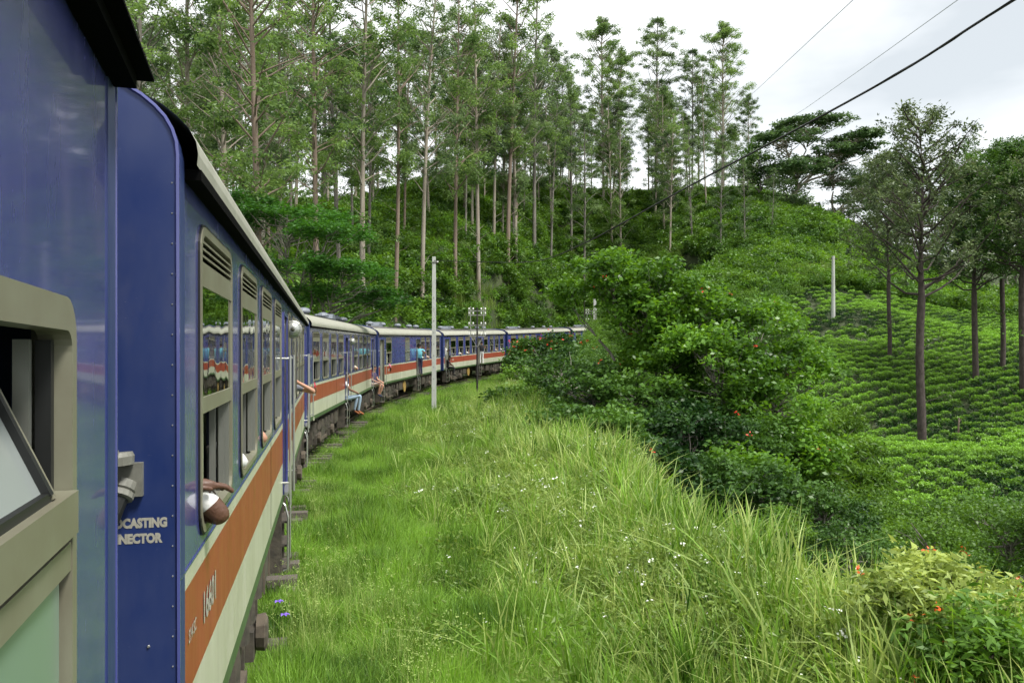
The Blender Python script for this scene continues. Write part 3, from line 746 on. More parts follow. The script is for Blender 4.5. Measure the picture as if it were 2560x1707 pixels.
def euc(seed, H=25., c0=.34, spread=3.0, nb=58, leafm=L_euc, bark=B_pale, nl=160, r0=.16):
    r = np.random.default_rng(seed)
    lean = r.normal(size=2) * .35
    tp = [np.array([lean[0] * (t ** 1.5) + .10 * sin(3 * t + seed), lean[1] * (t ** 1.5) + .10 * cos(4 * t + seed), -.6 + (H + .6) * t]) for t in np.linspace(0, 1, 11)]
    rad = [r0 * (1.18 - t) ** .8 * (1.15 if i == 0 else 1) + .015 for i, t in enumerate(np.linspace(0, 1, 11))]
    segs = [(tp, rad)]; Vs = []; Fs = []; Rs = []; o = 0
    hs = np.sort(r.uniform(c0, .99, nb)); az = r.uniform(0, 6.28)
    for h in hs:
        az += 2.4 + r.normal() * .5; t = (h - c0) / (1 - c0)
        k = h * 10; i = int(k); base = tp[i] + (tp[min(i + 1, 10)] - tp[i]) * (k - i)
        ln = spread * (sin(pi * min(1, t * .85 + .12)) ** .7) * r.uniform(.55, 1.15) * (1 if t < .85 else .7)
        rise = ln * r.uniform(.5, 1.2)
        tip = base + np.array([cos(az) * ln, sin(az) * ln, rise])
        segs.append((bent(base, tip, r, -.04), [.065 * (1 - t * .6), .045, .03, .02, .01]))
        for q in range(r.integers(1, 4)):
            f = r.uniform(.55, 1.05); c = base + (tip - base) * f + r.normal(size=3) * ln * .14
            if q: segs.append(([base + (tip - base) * f * .7, c], [.02, .008]))
            s = r.uniform(.42, .92) * (.75 + .35 * (1 - t)); n = int(nl * s * s)
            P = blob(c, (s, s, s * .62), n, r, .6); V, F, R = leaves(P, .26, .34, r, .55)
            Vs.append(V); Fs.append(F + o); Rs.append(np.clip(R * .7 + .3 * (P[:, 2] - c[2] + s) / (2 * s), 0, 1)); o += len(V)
    # a few dead stubs and thin twigs on the bare trunk
    for q in range(6):
        h = r.uniform(.04, max(c0, .12)); k = h * 10; i = int(k); base = tp[i] + (tp[i + 1] - tp[i]) * (k - i); a = r.uniform(0, 6.28); ln = r.uniform(.5, 1.8)
        segs.append((bent(base, base + np.array([cos(a) * ln, sin(a) * ln, ln * .6]), r), [.03, .02, .015, .01, .006]))
        if q < 3:
            P = blob(base + np.array([cos(a) * ln, sin(a) * ln, ln * .6]), (.5, .5, .4), 50, r); V, F, R = leaves(P, .26, .3, r, .5)
            Vs.append(V); Fs.append(F + o); Rs.append(R); o += len(V)
    return tubes('eucalyptus_trunk', segs, bark, 7), npmesh('eucalyptus_crown', np.vstack(Vs), np.vstack(Fs), leafm, np.hstack(Rs))

EUC = [euc(1), euc(2, c0=.30, bark=B_red, spread=3.4), euc(3, c0=.38, leafm=L_euc2), euc(4, c0=.26, nb=54, spread=3.6, bark=B_grey), euc(5, c0=.42, nb=40, bark=B_red, spread=2.6),
       euc(6, c0=.28, nb=56, leafm=L_euc2, spread=3.2), euc(8, c0=.34, nb=50, spread=2.6, bark=B_pale)]
THIN = [euc(21, c0=.36, nb=26, spread=1.7, nl=110, r0=.13, bark=B_grey), euc(22, c0=.30, nb=30, spread=1.9, nl=110, r0=.14, bark=B_red), euc(23, c0=.42, nb=24, spread=1.6, nl=110, r0=.12, bark=B_pale)]
LOW = [euc(31, c0=.10, nb=50, spread=3.0, r0=.16, nl=170), euc(32, c0=.16, nb=46, spread=2.6, r0=.15, leafm=L_euc2, bark=B_grey, nl=170)]
RID = [euc(41, c0=.24, nb=90, spread=3.6, r0=.15, nl=270), euc(42, c0=.30, nb=84, spread=3.3, r0=.15, nl=270, leafm=L_euc2, bark=B_grey)]
def plant(name, parts, loc, sc, rz, label, cat='tree', group=None):
    root = empty(name, loc, (random.gauss(0, .022), random.gauss(0, .022), rz)); tag(root, label, cat, group); root.scale = (sc, sc, sc) if not isinstance(sc, tuple) else sc
    put('trunk', parts[0], root); put('crown', parts[1], root); return root

# prominent eucalyptus: (base px, base py or None with distance, top py, mesh, thickness, label)
EG = 'eucalyptus trees behind the train'
PROM = [
 (786, 780, None, -160, 1, 1.25, 'stout pale-barked eucalyptus rising just above the roof of the second coach'),
 (908, 800, None, -140, 0, 1.15, 'straight pale eucalyptus behind the joint of the second and third coach'),
 (987, 800, None, -60, 4, .75, 'slim reddish eucalyptus leaning right, left of the white-trunked one'),
 (1052, 790, None, -40, 2, .95, 'bare white-trunked eucalyptus just left of the white concrete pole'),
 (1140, 760, None, -20, 1, .8, 'slender eucalyptus directly right of the white concrete pole top'),
 (1195, 735, None, -30, 6, .85, 'tall reddish eucalyptus rising behind the dark telegraph pole'),
 (1271, 697, None, -60, 4, 1.0, 'brown-trunked eucalyptus, left one of the close pair on the bank'),
 (1293, 700, None, 30, 5, .9, 'dark-trunked eucalyptus, right one of the close pair on the bank'),
 (1333, 655, None, -40, 3, .95, 'red-barked eucalyptus, rightmost trunk standing low on the bank'),
 (1235, 625, None, 60, 2, .8, 'pale thin eucalyptus halfway up the bank, behind the close pair'),
 (1382, 590, None, 90, 1, .8, 'eucalyptus on the upper bank where the tall canopy ends against the sky'),
 (1507, 525, None, 44, 6, 1.0, 'ridge eucalyptus with a rounded top, left of the three pointed treetops'),
 (1530, 515, None, 120, 0, .9, 'shorter pale ridge eucalyptus hard against the round-topped one'),
 (1640, 505, None, 49, 3, 1.0, 'ridge eucalyptus with a pointed crown, middle of the three clear treetops'),
 (1732, 500, None, 128, 5, .7, 'small ridge eucalyptus between the two pointed treetops on the right'),
 (1805, 500, None, 58, 6, 1.05, 'pointed ridge eucalyptus, rightmost and most open against the sky'),
 (1870, 505, None, 235, 2, .7, 'low eucalyptus at the right end of the ridge grove'),
 (470, None, 42, -260, 5, 1.1, 'dark-leaved eucalyptus directly above the near coach roof'),
 (566, None, 40, -240, 0, 1.1, 'smooth pale eucalyptus, left one of the three pale stems above the coach roof'),
 (613, None, 47, -180, 3, 1.2, 'greenish pale eucalyptus, middle one of the three stems above the coach roof'),
 (648, None, 36, -260, 1, 1.2, 'grey-brown eucalyptus, right one of the three stems above the coach roof'),
 (350, None, 40, -260, 3, 1.1, 'leafy eucalyptus showing between the near coach eave and the second roof'),
 (700, None, 60, -80, 5, .9, 'leafy eucalyptus filling the gap left of the stout pale one'),
 (850, None, 66, -60, 3, .9, 'branchy eucalyptus between the stout and the straight pale trunks'),
 (1800, 660, None, 335, 5, 1.0, 'soft dark tree standing on the slope just where the cable crosses it'),
 (1862, 640, None, 395, 3, .9, 'smaller dark tree right of the soft dark one on the slope'),
 (1730, 610, None, 300, 5, .9, 'leafy tree on the upper slope left of the soft dark one'),
 (1930, 600, None, 420, 3, .8, 'low leafy tree on the crest under the flat-topped canopy'),
 (1660, 600, None, 210, 2, .9, 'slim tree on the slope below the middle pointed treetop'),
]
used = []
for q in PROM:
    px, py, D, top, mi, th, lab = q
    if py: x, y, z = hit(px, py, 30)
    else: x, y = (px - 1280) / F_PX * D, D; z = gz(x, y)
    H = (HOR - top) / F_PX * y + CAMZ - z; used.append((x, y))
    plant('eucalyptus_tree', LOW[mi % 2] if (py and py > 590 and px > 1600) else RID[mi % 2] if px > 1380 else EUC[mi], (x, y, z), (H / 25 * (.6 + .4 * th), H / 25 * (.6 + .4 * th), H / 25), random.uniform(0, 6.28), lab, 'tree', EG)
def zone_name(px):
    for a, t in ((330, 'hidden left of the near coach eave'), (520, 'above the near coach roof edge'), (720, 'above the roof of the near coach'), (880, 'above the second coach'), (1000, 'above the joint before the panelled coach'),
                 (1100, 'just left of the white concrete pole'), (1200, 'between the white pole and the telegraph pole'), (1300, 'just right of the telegraph pole'), (1420, 'where the tall canopy meets the sky'), (1560, 'under the round-topped ridge tree'),
                 (1700, 'under the middle pointed treetop'), (1820, 'under the right pointed treetop'), (9999, 'at the right end of the ridge')):
        if px < a: return t
def crown_top(px):
    return float(np.interp(px, [-300, 900, 1300, 1420, 1489, 1560, 1632, 1690, 1750, 1801, 1860, 1900, 1960], [-80, -20, 40, 110, 90, 190, 110, 230, 170, 120, 240, 300, 330]))
cnt = 0; tries = 0
while cnt < 185 and tries < 9000:
    tries += 1
    px = random.uniform(1100, 1930) if random.random() < .55 else random.uniform(-250, 1100); D = random.uniform(52, 130) if px < 1100 else random.uniform(100, 165) if px > 1350 else random.uniform(85, 140)
    x, y = (px - 1280) / F_PX * D, D; lat, _, _ = lateral([x], [y])
    if lat[0] > -9 or any((x - a) ** 2 + (y - b) ** 2 < 4.2 for a, b in used): continue
    z = gz(x, y); back = D > (100 if px < 1300 else 135); used.append((x, y))
    thin = random.random() < .55
    top = crown_top(px) + random.uniform(10, 240 if back else 150)
    H = min((HOR - top) / F_PX * y + CAMZ - z, random.uniform(24, 33)); H = max(H, 8)
    m = random.choice(LOW + RID) if random.random() < (.42 if px > 1250 else .3) else random.choice(THIN) if thin else random.choice(EUC)
    plant('eucalyptus_tree', m, (x, y, z), (H / 25,) * 3, random.uniform(0, 6.28),
          ('thin young' if thin else 'tall leafy') + {'bark_pale': ' pale-barked', 'bark_reddish': ' reddish-barked', 'bark_grey': ' grey-barked'}[m[0].materials[0].name] + ' eucalyptus ' + ('far back' if D > 105 else 'halfway back' if D > 78 else 'near the front') + ', ' + zone_name(px), 'tree',
          'grove eucalyptus'); cnt += 1

# ------------------------------------------------------------------ general lobed trees and shrubs
def lobed(name, base, lobes, leafm, bark, label, cat='tree', leaf=.12, asp=.6, dens=60, sub=.42, subz=.6, trunk=.12, flat=.6, droop=.15, group=None, flowers=None, nflow=0, stems=1, limb_r=.05, seed=0, fl_size=.05, leafsh=.5):
    """base world point; lobes [(x,y,z,rx,ry,rz,nclump)] world"""
    r = np.random.default_rng(seed + 100); base = np.array(base, float); segs = []; Vs = []; Fs = []; Rs = []; o = 0; FP = []
    cen = np.mean([l[:3] for l in lobes], 0)
    fork = base + (cen - base) * np.array([.25, .25, .35])
    for s in range(stems):
        off = r.normal(size=3) * .25 * (s > 0); off[2] = 0
        segs.append((bent(base + off - np.array([0, 0, .4]), fork + off * 1.5, r, n=6), [trunk * q for q in (1.15, 1, .95, .9, .85, .8)]))
    for l in lobes:
        c = np.array(l[:3]); R3 = np.array(l[3:6]); nc = l[6]
        mid = fork + (c - fork) * .6
        segs.append((bent(fork, mid, r, -.03, 6, .05), [trunk * .75, trunk * .65, trunk * .55, trunk * .5, trunk * .4, trunk * .35]))
        for k in range(nc):
            d = rand_dirs(1, r, .35)[0]; p = c + d * R3 * (r.uniform(.15, 1) ** leafsh)
            if r.random() < .5: segs.append((bent(mid + (c - mid) * r.random(), p, r, 0, 4, .06), [limb_r * .6, limb_r * .4, limb_r * .25, limb_r * .12]))
            s = sub * r.uniform(.6, 1.35); n = int(dens * (s / sub) ** 2)
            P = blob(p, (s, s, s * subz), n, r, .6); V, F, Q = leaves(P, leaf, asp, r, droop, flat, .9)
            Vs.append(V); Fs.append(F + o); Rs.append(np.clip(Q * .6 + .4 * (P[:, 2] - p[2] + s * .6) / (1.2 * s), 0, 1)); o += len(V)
            if flowers and r.random() < nflow: FP.append(p + d * s * .8)
    root = empty(name, base); tag(root, label, cat, group)
    b = Vector(base)
    tm = tubes('trunk', segs, bark, 6); tm.transform(Matrix.Translation(-b)); put('trunk', tm, root)
    V = np.vstack(Vs) - base[None]; put('crown', npmesh('crown', V, np.vstack(Fs), leafm, np.hstack(Rs)), root)
    if FP:
        P = np.repeat(np.array(FP), 6, 0) + r.normal(size=(len(FP) * 6, 3)) * fl_size * .5 - base[None]
        V, F, Q = leaves(P, fl_size, .6, r); tag(put('blossom', npmesh('blossom', V, F, flowers, Q), root), kind='stuff')
    return root
def lb(px, py, D, rx, rz, n, ry=None):
    x, y, z = at(px, py, D); return (x, y, z, rx, ry or rx, rz, n)
def gp(px, D):
    x = (px - 1280) / F_PX * D; return (x, D, gz(x, D))

RF = 'leafy bushes beside the verge'
lobed('flowering_tree', gp(1620, 30), [lb(1520, 690, 30, 1.6, 1.0, 60), lb(1640, 740, 30, 1.9, 1.3, 70), lb(1610, 810, 30, 1.5, 1.2, 50), lb(1650, 900, 30, 1.5, 1.3, 55), lb(1740, 800, 31, 2.0, 1.4, 70), lb(1420, 730, 31, .7, .4, 14)],
      L_broad, B_grey, 'tall broad-leaved tree with small red flowers in front of the far coaches', leaf=.19, dens=70, sub=.5, trunk=.13, flowers=M_redp, nflow=.03, stems=3, seed=1, fl_size=.09)
lobed('flowering_tree', gp(1860, 30), [lb(1880, 850, 31, 2.2, 1.5, 80), lb(1990, 930, 30, 1.8, 1.3, 60), lb(1830, 960, 29, 2.0, 1.5, 70), lb(1940, 1020, 28, 1.8, 1.2, 60), lb(1990, 1130, 27, 1.5, 1.1, 50), lb(1850, 1190, 24, 1.3, .9, 40), lb(1760, 900, 28, 1.7, 1.3, 50), lb(1930, 790, 33, 1.2, .8, 30)],
      L_broad, B_grey, 'bright green spreading tree at the foot of which the tea rows begin', leaf=.17, dens=70, sub=.5, trunk=.14, flowers=M_redp, nflow=.03, stems=2, seed=2, fl_size=.09)
lobed('dark_shrub', gp(1500, 29), [lb(1480, 980, 30, 1.9, 1.0, 60), lb(1600, 1000, 28, 1.7, 1.0, 60), lb(1400, 930, 36, 2.0, 1.0, 50), lb(1420, 1060, 26, 1.3, .8, 40), lb(1530, 1110, 24, 1.3, 1.0, 50), lb(1480, 1180, 21, 1.0, .8, 30)],
      L_dark, B_grey, 'dark glossy shrub just over the edge of the flowery verge', 'shrub', leaf=.16, dens=75, sub=.45, trunk=.09, stems=3, flowers=M_redp, nflow=.02, seed=3, fl_size=.08)
lobed('dark_shrub', gp(1760, 25), [lb(1700, 1080, 26, 1.7, 1.0, 65), lb(1820, 1120, 26, 1.7, 1.1, 65), lb(1640, 1180, 22, 1.3, 1.0, 50), lb(1760, 1230, 22, 1.5, 1.0, 55), lb(1900, 1130, 27, 1.5, 1.2, 45), lb(1890, 1250, 22, 1.3, 1.0, 45)],
      L_dark, B_grey, 'deep green shrub below the bright spreading tree', 'shrub', leaf=.15, dens=75, sub=.45, trunk=.1, stems=3, flowers=M_redp, nflow=.02, seed=4, fl_size=.08)
lobed('reedy_shrub', gp(2090, 32), [lb(2070, 1060, 33, 1.5, .8, 40), lb(2110, 1140, 31, 1.5, .9, 40), lb(2030, 1150, 28, 1.3, .9, 40), lb(2150, 1210, 28, 1.0, .7, 25)],
      L_bush, B_grey, 'grassy pale green shrub at the left corner of the tea rows', 'shrub', leaf=.26, asp=.2, dens=70, sub=.45, trunk=.06, flat=.2, droop=.4, stems=2, seed=5)
lobed('flowering_bush', gp(1390, 62), [lb(1330, 875, 66, 2.0, .9, 45), lb(1400, 870, 66, 2.2, 1.1, 50), lb(1450, 890, 62, 1.8, .9, 35), lb(1290, 900, 64, 1.1, .7, 20)],
      L_dark, B_grey, 'low bush with red flowers hiding the lower half of the fifth coach', 'bush', leaf=.24, dens=60, sub=.55, trunk=.08, flowers=M_redp, nflow=.40, stems=3, seed=6, fl_size=.16)
lobed('verge_bush', gp(1330, 52), [lb(1300, 935, 54, 1.3, .5, 24), lb(1360, 945, 52, 1.6, .7, 34), lb(1420, 960, 48, 1.4, .7, 30), lb(1330, 985, 44, 1.1, .6, 26)],
      L_bush, B_grey, 'mid green bush at the end of the verge below the trackside figure', 'bush', leaf=.2, dens=60, sub=.5, trunk=.06, stems=3, seed=7)
for i, (px, py, D, rx, rz, nn, m, lab) in enumerate((
    (1590, 1290, 17, .9, .7, 40, L_dark, 'dark shrub hanging over the lower verge edge behind the tall grass blades'), (1930, 1360, 17, 1.2, .8, 50, L_bush, 'mid green shrub in the hollow below the dark shrubs'),
    (2120, 1400, 16, 1.2, .6, 50, L_dark, 'dark leafy mound between hollow and near orange-flowered shrub'), (2060, 1290, 23, 1.4, .9, 50, L_dark, 'dark shrub at the foot of the tea rows'),
    (2330, 1370, 17, 1.1, .6, 40, L_bush, 'scrubby bush just behind the orange-flowered shrub'), (1290, 1000, 40, 1.3, .6, 34, L_bush, 'bush closing the far end of the flowery verge'), (1480, 915, 70, 2.0, .8, 40, L_bush, 'yellow-green thicket covering the end of the train'),
    (1680, 860, 60, 1.8, 1.3, 40, L_bush, 'thicket between the farthest coach and the flowering tree'), (2520, 1330, 18, 1.3, .8, 50, L_bush, 'bush at the right edge below the tea rows'))):
    lobed('shrub', gp(px, D), [lb(px, py, D, rx, rz, nn), lb(px + 900 * rx / D, py + 12, D + .5, rx * .7, rz * .7, nn // 2)], m, B_grey, lab, 'shrub', leaf=.075 if D < 20 else .11 if D < 30 else .22, dens=130 if D < 20 else 85, sub=.34 if D < 30 else .55, trunk=.05, stems=3, seed=70 + i)
# yellow-green reed patch hiding coach five and six
# feathery horizontal layers on the left
lobed('feathery_tree', gp(690, 34), [lb(720, 545, 34, 3.2, .38, 60, 2.0), lb(820, 580, 33, 1.9, .38, 36, 1.6), lb(760, 665, 33, 2.6, .38, 46, 1.8), lb(880, 680, 33, 2.0, .38, 36, 1.6), lb(850, 735, 34, 2.6, .38, 44, 1.8), lb(950, 745, 34, 1.5, .38, 22, 1.2), lb(620, 500, 34, 1.6, .2, 22), lb(700, 750, 34, 2.0, .3, 26)],
      L_fern, B_grey, 'feathery tree with flat layered sprays above the second coach', leaf=.17, asp=.35, dens=80, sub=.5, subz=.42, trunk=.10, flat=.85, droop=.1, seed=8, limb_r=.05)
# flat-topped albizia on the skyline
def albizia(base, lay, lab, seed, leaf=.45):
    lobed('albizia_tree', base, lay, L_alb, B_pale, lab, leaf=leaf, asp=.45, dens=75, sub=1.2, subz=.28, trunk=.30, flat=.8, droop=.05, seed=seed, limb_r=.16, stems=2)
x, y, z = hit(1990, 548, 60)
albizia((x, 122, gz(x * 122 / y, 122)), [lb(2030, 310, 124, 6.2, .8, 70), lb(2140, 345, 124, 4.8, .6, 44), lb(1960, 345, 122, 5.0, .9, 46), lb(2080, 385, 125, 5.5, .8, 44), lb(2160, 372, 124, 2.8, .5, 16), lb(2000, 420, 120, 5, 1.2, 50)], 'flat-topped tree with layered dark canopy on the skyline', 11)
albizia(gp(2078, 126), [lb(2080, 440, 128, 5, 2.4, 60), lb(2160, 470, 130, 5, 2.2, 60), lb(2110, 520, 128, 5, 1.6, 40)], 'pale forked-stem tree right of the flat-topped one', 12, .36)
# dark hedge of trees at the back, right half
spec = [(1900, 400, 128, 4.5, 3.5), (1960, 470, 122, 3.2, 3.0), (2190, 450, 140, 4.5, 3.5), (2240, 520, 140, 5, 4), (2190, 560, 138, 5, 3.6), (2130, 600, 134, 3.5, 2.8), (2240, 420, 140, 3, 3.2), (2340, 480, 135, 5, 4), (2400, 540, 135, 6, 4.5),
        (2410, 400, 140, 3.2, 3.6), (2440, 470, 130, 5, 4), (2520, 420, 120, 6, 4.2), (2540, 520, 115, 6, 5), (2440, 610, 110, 5, 3.5), (2330, 640, 132, 5, 3), (2560, 620, 100, 5, 3.5), (2640, 450, 110, 6, 5), (2700, 560, 110, 7, 6), (2250, 640, 136, 5, 3)]
kinds = ['rounded dark tree', 'bushy green tree', 'grey-green tree', 'deep green tree', 'loose-crowned tree']
places = ['behind the ridge grove', 'under the flat-topped tree', 'right of the flat-topped tree', 'behind the tea slope', 'behind the tea slope beside the forked silver oak', 'low behind the last tea rows', 'on the skyline over the silver oak crown', 'behind the tall silver oak', 'behind the right silver oaks', 'small and high on the right skyline',
          'between the right silver oak crowns', 'filling the right edge skyline', 'at the right edge behind the oaks', 'in the gap between right trunks', 'at the head of the tea rows', 'low at the right edge', 'just outside the right edge high', 'just outside the right edge low', 'left of the tall silver oak trunk']
for i, (px, py, D, rx, rz) in enumerate(spec):
    b = gp(px, D)
    lobed('background_tree', b, [lb(px, py, D, rx, rz, 42), lb(px + 25, py + 40, D - 2, rx * .8, rz * .7, 24), lb(px - 25, py + 55, D + 1, rx * .8, rz * .7, 22)], [L_dark, L_euc2, L_oak][i % 3], B_grey,
          kinds[i % 5] + ' ' + places[i], leaf=.42, asp=.45, dens=48, sub=1.05, trunk=.22, seed=20 + i, limb_r=.1, group='trees behind the tea slope')

# ------------------------------------------------------------------ silver oaks among the tea
def oak(px, py, top, crown0, w, lab, seed, lean=0, D=None, dens=26, leafm=L_oak):
    r = np.random.default_rng(seed); 
    if D is None: x, y, z = hit(px, py, 24)
    else: x, y, z = gp(px, D)
    sc = y / F_PX; H = (HOR - top) * sc + CAMZ - z; zc = (HOR - crown0) * sc + CAMZ - z   # crown start height
    segs = []; fork = np.array([lean * zc, 0, zc]); r0 = w * sc / 2
    segs.append((bent((0, 0, -.5), fork, r, 0, 7, .008), [r0 * q for q in (1.1, 1, .97, .94, .92, .9, .88)]))
    Vs = []; Fs = []; Rs = []; o = 0
    lead = bent(fork, (lean * H * 1.1, .3, H), r, 0, 8, .02); segs.append((lead, [r0 * q for q in (.75, .6, .5, .4, .3, .22, .12, .04)]))
    nb = 52
    for k in range(nb):
        t = (k / nb) ** 1.0; i = int(t * 6.99); base = lead[i] + (lead[i + 1] - lead[i]) * (t * 6.99 - i); az = k * 2.39 + r.normal() * .3
        ln = (H - zc) * (.36 * (1 - t) ** .55 + .06) * r.uniform(.7, 1.1); tip = base + np.array([cos(az) * ln, sin(az) * ln, ln * r.uniform(.35, 1.15)])
        tip[2] = min(tip[2], H + .5)
        br = bent(base, tip, r, .03, 5, .05); segs.append((br, [r0 * .32 * (1 - .6 * t), r0 * .25, r0 * .18, r0 * .1, r0 * .04]))
        for q in range(6):
            f = r.uniform(.3, 1.05); p = base + (tip - base) * f + r.normal(size=3) * ln * .13
            segs.append(([base + (tip - base) * f * .85, p], [.014, .006]))
            s = r.uniform(.28, .66); P = blob(p, (s, s, s * .75), int(dens * r.uniform(.8, 1.7)), r, .8); V, F, Q = leaves(P, .22, .34, r, .0, .3)
            Vs.append(V); Fs.append(F + o); Rs.append(Q); o += len(V)
    for q in range(3):   # bare low twigs and a sprout on the lower trunk
        h = r.uniform(.25, .8) * zc; a = r.uniform(0, 6.28); p = np.array([cos(a) * 1.3, sin(a) * 1.3, h + .5])
        segs.append((bent((0, 0, h), p, r), [.03, .02, .015, .01, .006])); P = blob(p, (.6, .6, .5), 40, r); V, F, Q = leaves(P, .22, .34, r); Vs.append(V); Fs.append(F + o); Rs.append(Q); o += len(V)
    root = empty('silver_oak', (x, y, z)); tag(root, lab, 'tree', 'silver oaks standing in the tea')
    put('trunk', tubes('trunk', segs, B_oak, 8), root); put('crown', npmesh('crown', np.vstack(Vs), np.vstack(Fs), leafm, np.hstack(Rs)), root)
    return x, y
OAKS = [oak(2306, 1135, 285, 745, 22, 'tall silver oak with a long bare trunk in the middle of the tea', 41, -.005),
 oak(2222, 905, 400, 690, 11, 'slim silver oak left of and behind the tall one', 42, D=60),
 oak(2440, 960, 430, 730, 15, 'silver oak with a curved dark trunk right of the tall one', 43, -.02, dens=38, leafm=L_dark),
 oak(2505, 940, 380, 700, 13, 'straight silver oak between the two right-hand dark trunks', 44, dens=38, leafm=L_dark),
 oak(2557, 990, 360, 690, 17, 'thick-trunked silver oak at the right edge of the picture', 45, -.005, dens=38, leafm=L_dark),
 oak(2650, 1040, 340, 690, 15, 'silver oak just beyond the right edge, branches reaching in', 46)]

# ------------------------------------------------------------------ scatter helper (uncountable growth)
def scatter(name, P, proto, rz, scl, idx, label=None, tilt=.12):
    """P (n,3) points; proto list of meshes"""
    n = len(P); me = bpy.data.meshes.new(name); me.vertices.add(n); me.vertices.foreach_set('co', P.astype(np.float32).ravel())
    rot = np.stack([rng.normal(size=n) * tilt, rng.normal(size=n) * tilt, rz], -1)
    a = me.attributes.new('rot', 'FLOAT_VECTOR', 'POINT'); a.data.foreach_set('vector', rot.astype(np.float32).ravel())
    a = me.attributes.new('scl', 'FLOAT', 'POINT'); a.data.foreach_set('value', scl.astype(np.float32))
    a = me.attributes.new('pick', 'INT', 'POINT'); a.data.foreach_set('value', idx.astype(np.int32))
    col = bpy.data.collections.new(name + '_source')
    for i, p in enumerate(proto):
        ob = bpy.data.objects.new('%s_source_%02d' % (name, i), p); col.objects.link(ob)
    ng = bpy.data.node_groups.new(name, 'GeometryNodeTree')
    ng.interface.new_socket('Geometry', in_out='INPUT', socket_type='NodeSocketGeometry'); ng.interface.new_socket('Geometry', in_out='OUTPUT', socket_type='NodeSocketGeometry')
    N, Lk = ng.nodes, ng.links; gi = N.new('NodeGroupInput'); go = N.new('NodeGroupOutput')
    ci = N.new('GeometryNodeCollectionInfo'); ci.inputs['Collection'].default_value = col; ci.inputs['Separate Children'].default_value = True; ci.inputs['Reset Children'].default_value = True
    ip = N.new('GeometryNodeInstanceOnPoints'); ip.inputs['Pick Instance'].default_value = True
    def na(nm, dt):
        q = N.new('GeometryNodeInputNamedAttribute'); q.data_type = dt; q.inputs['Name'].default_value = nm; return q.outputs['Attribute']
    er = N.new('FunctionNodeEulerToRotation'); Lk.new(na('rot', 'FLOAT_VECTOR'), er.inputs[0])
    Lk.new(gi.outputs[0], ip.inputs['Points']); Lk.new(ci.outputs[0], ip.inputs['Instance']); Lk.new(na('pick', 'INT'), ip.inputs['Instance Index'])
    Lk.new(er.outputs[0], ip.inputs['Rotation']); Lk.new(na('scl', 'FLOAT'), ip.inputs['Scale']); Lk.new(ip.outputs[0], go.inputs[0])
    o = put(name, me); md = o.modifiers.new('scatter', 'NODES'); md.node_group = ng
    tag(o, label, name.replace('_', ' ') if label else None, None, 'stuff'); return o

def bushproto(seed, m, n=420, leaf=.17, asp=.5, flat=.5, tall=.8):
    r = np.random.default_rng(seed); Vs = []; Fs = []; Rs = []; o = 0
    for k in range(9):
        c = np.array([r.normal() * .42, r.normal() * .42, r.uniform(.25, tall)]); s = r.uniform(.3, .5)
        P = blob(c, (s, s, s * .75), n // 9, r, .5); V, F, Q = leaves(P, leaf, asp, r, .1, flat, .8)
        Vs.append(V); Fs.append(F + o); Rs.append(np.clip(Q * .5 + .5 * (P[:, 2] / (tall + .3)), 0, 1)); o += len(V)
    return npmesh('bush_leaves', np.vstack(Vs), np.vstack(Fs), m, np.hstack(Rs))
def bladeproto(seed, m, nb, hmin, hmax, w, rad, lean=.5, seg=3, extra=None):
    r = np.random.default_rng(seed); V = []; F = []; R = []
    for b in range(nb):
        a = r.uniform(0, 6.28); q = rad * math.sqrt(r.random()); p = np.array([cos(a) * q, sin(a) * q, -.04]); h = r.uniform(hmin, hmax); la = r.uniform(0, 6.28); ln = abs(r.normal()) * lean * h
        ww = w * r.uniform(.6, 1.3); fa = r.uniform(0, 6.28); sx = np.array([cos(fa), sin(fa), 0]) * ww / 2; o = len(V); rr = r.random()
        for k in range(seg + 1):
            t = k / seg; c = p + np.array([cos(la) * ln * t ** 2, sin(la) * ln * t ** 2, h * (t - .35 * (ln / h) * t ** 2.5)]); wd = (1 - t) ** .6 if k else .8
            V += [c - sx * wd, c + sx * wd] if k < seg else [c]
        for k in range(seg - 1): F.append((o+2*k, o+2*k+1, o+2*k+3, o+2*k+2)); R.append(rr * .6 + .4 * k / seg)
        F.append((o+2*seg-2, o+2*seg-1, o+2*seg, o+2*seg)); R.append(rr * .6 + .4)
    return V, F, R
def grassmesh(name, parts):
    """parts: list of (V,F,R,material)"""
    me = bpy.data.meshes.new(name); V = []; F = []; R = []; M = []; mats = []
    for v, f, r_, m in parts:
        o = len(V); V += [tuple(q) for q in v]; F += [tuple(dict.fromkeys(i + o for i in q)) for q in f]; R += list(r_)
        if m not in mats: mats.append(m)
        M += [mats.index(m)] * len(f)
    me.from_pydata(V, [], F)
    for m in mats: me.materials.append(m)
    me.polygons.foreach_set('material_index', M); a = me.attributes.new('rnd', 'FLOAT', 'FACE'); a.data.foreach_set('value', R); me.update(); return me
def flowers_v(seed, n, rad, h0, h1, size):
    r = np.random.default_rng(seed); P = np.stack([r.normal(size=n) * rad, r.normal(size=n) * rad, r.uniform(h0, h1, n)], -1)
    P = np.repeat(P, 4, 0) + r.normal(size=(4 * n, 3)) * size * .6; V, F, R = leaves(P, size, .9, r, 0, .9, 2); return V.tolist(), F.tolist(), R.tolist()
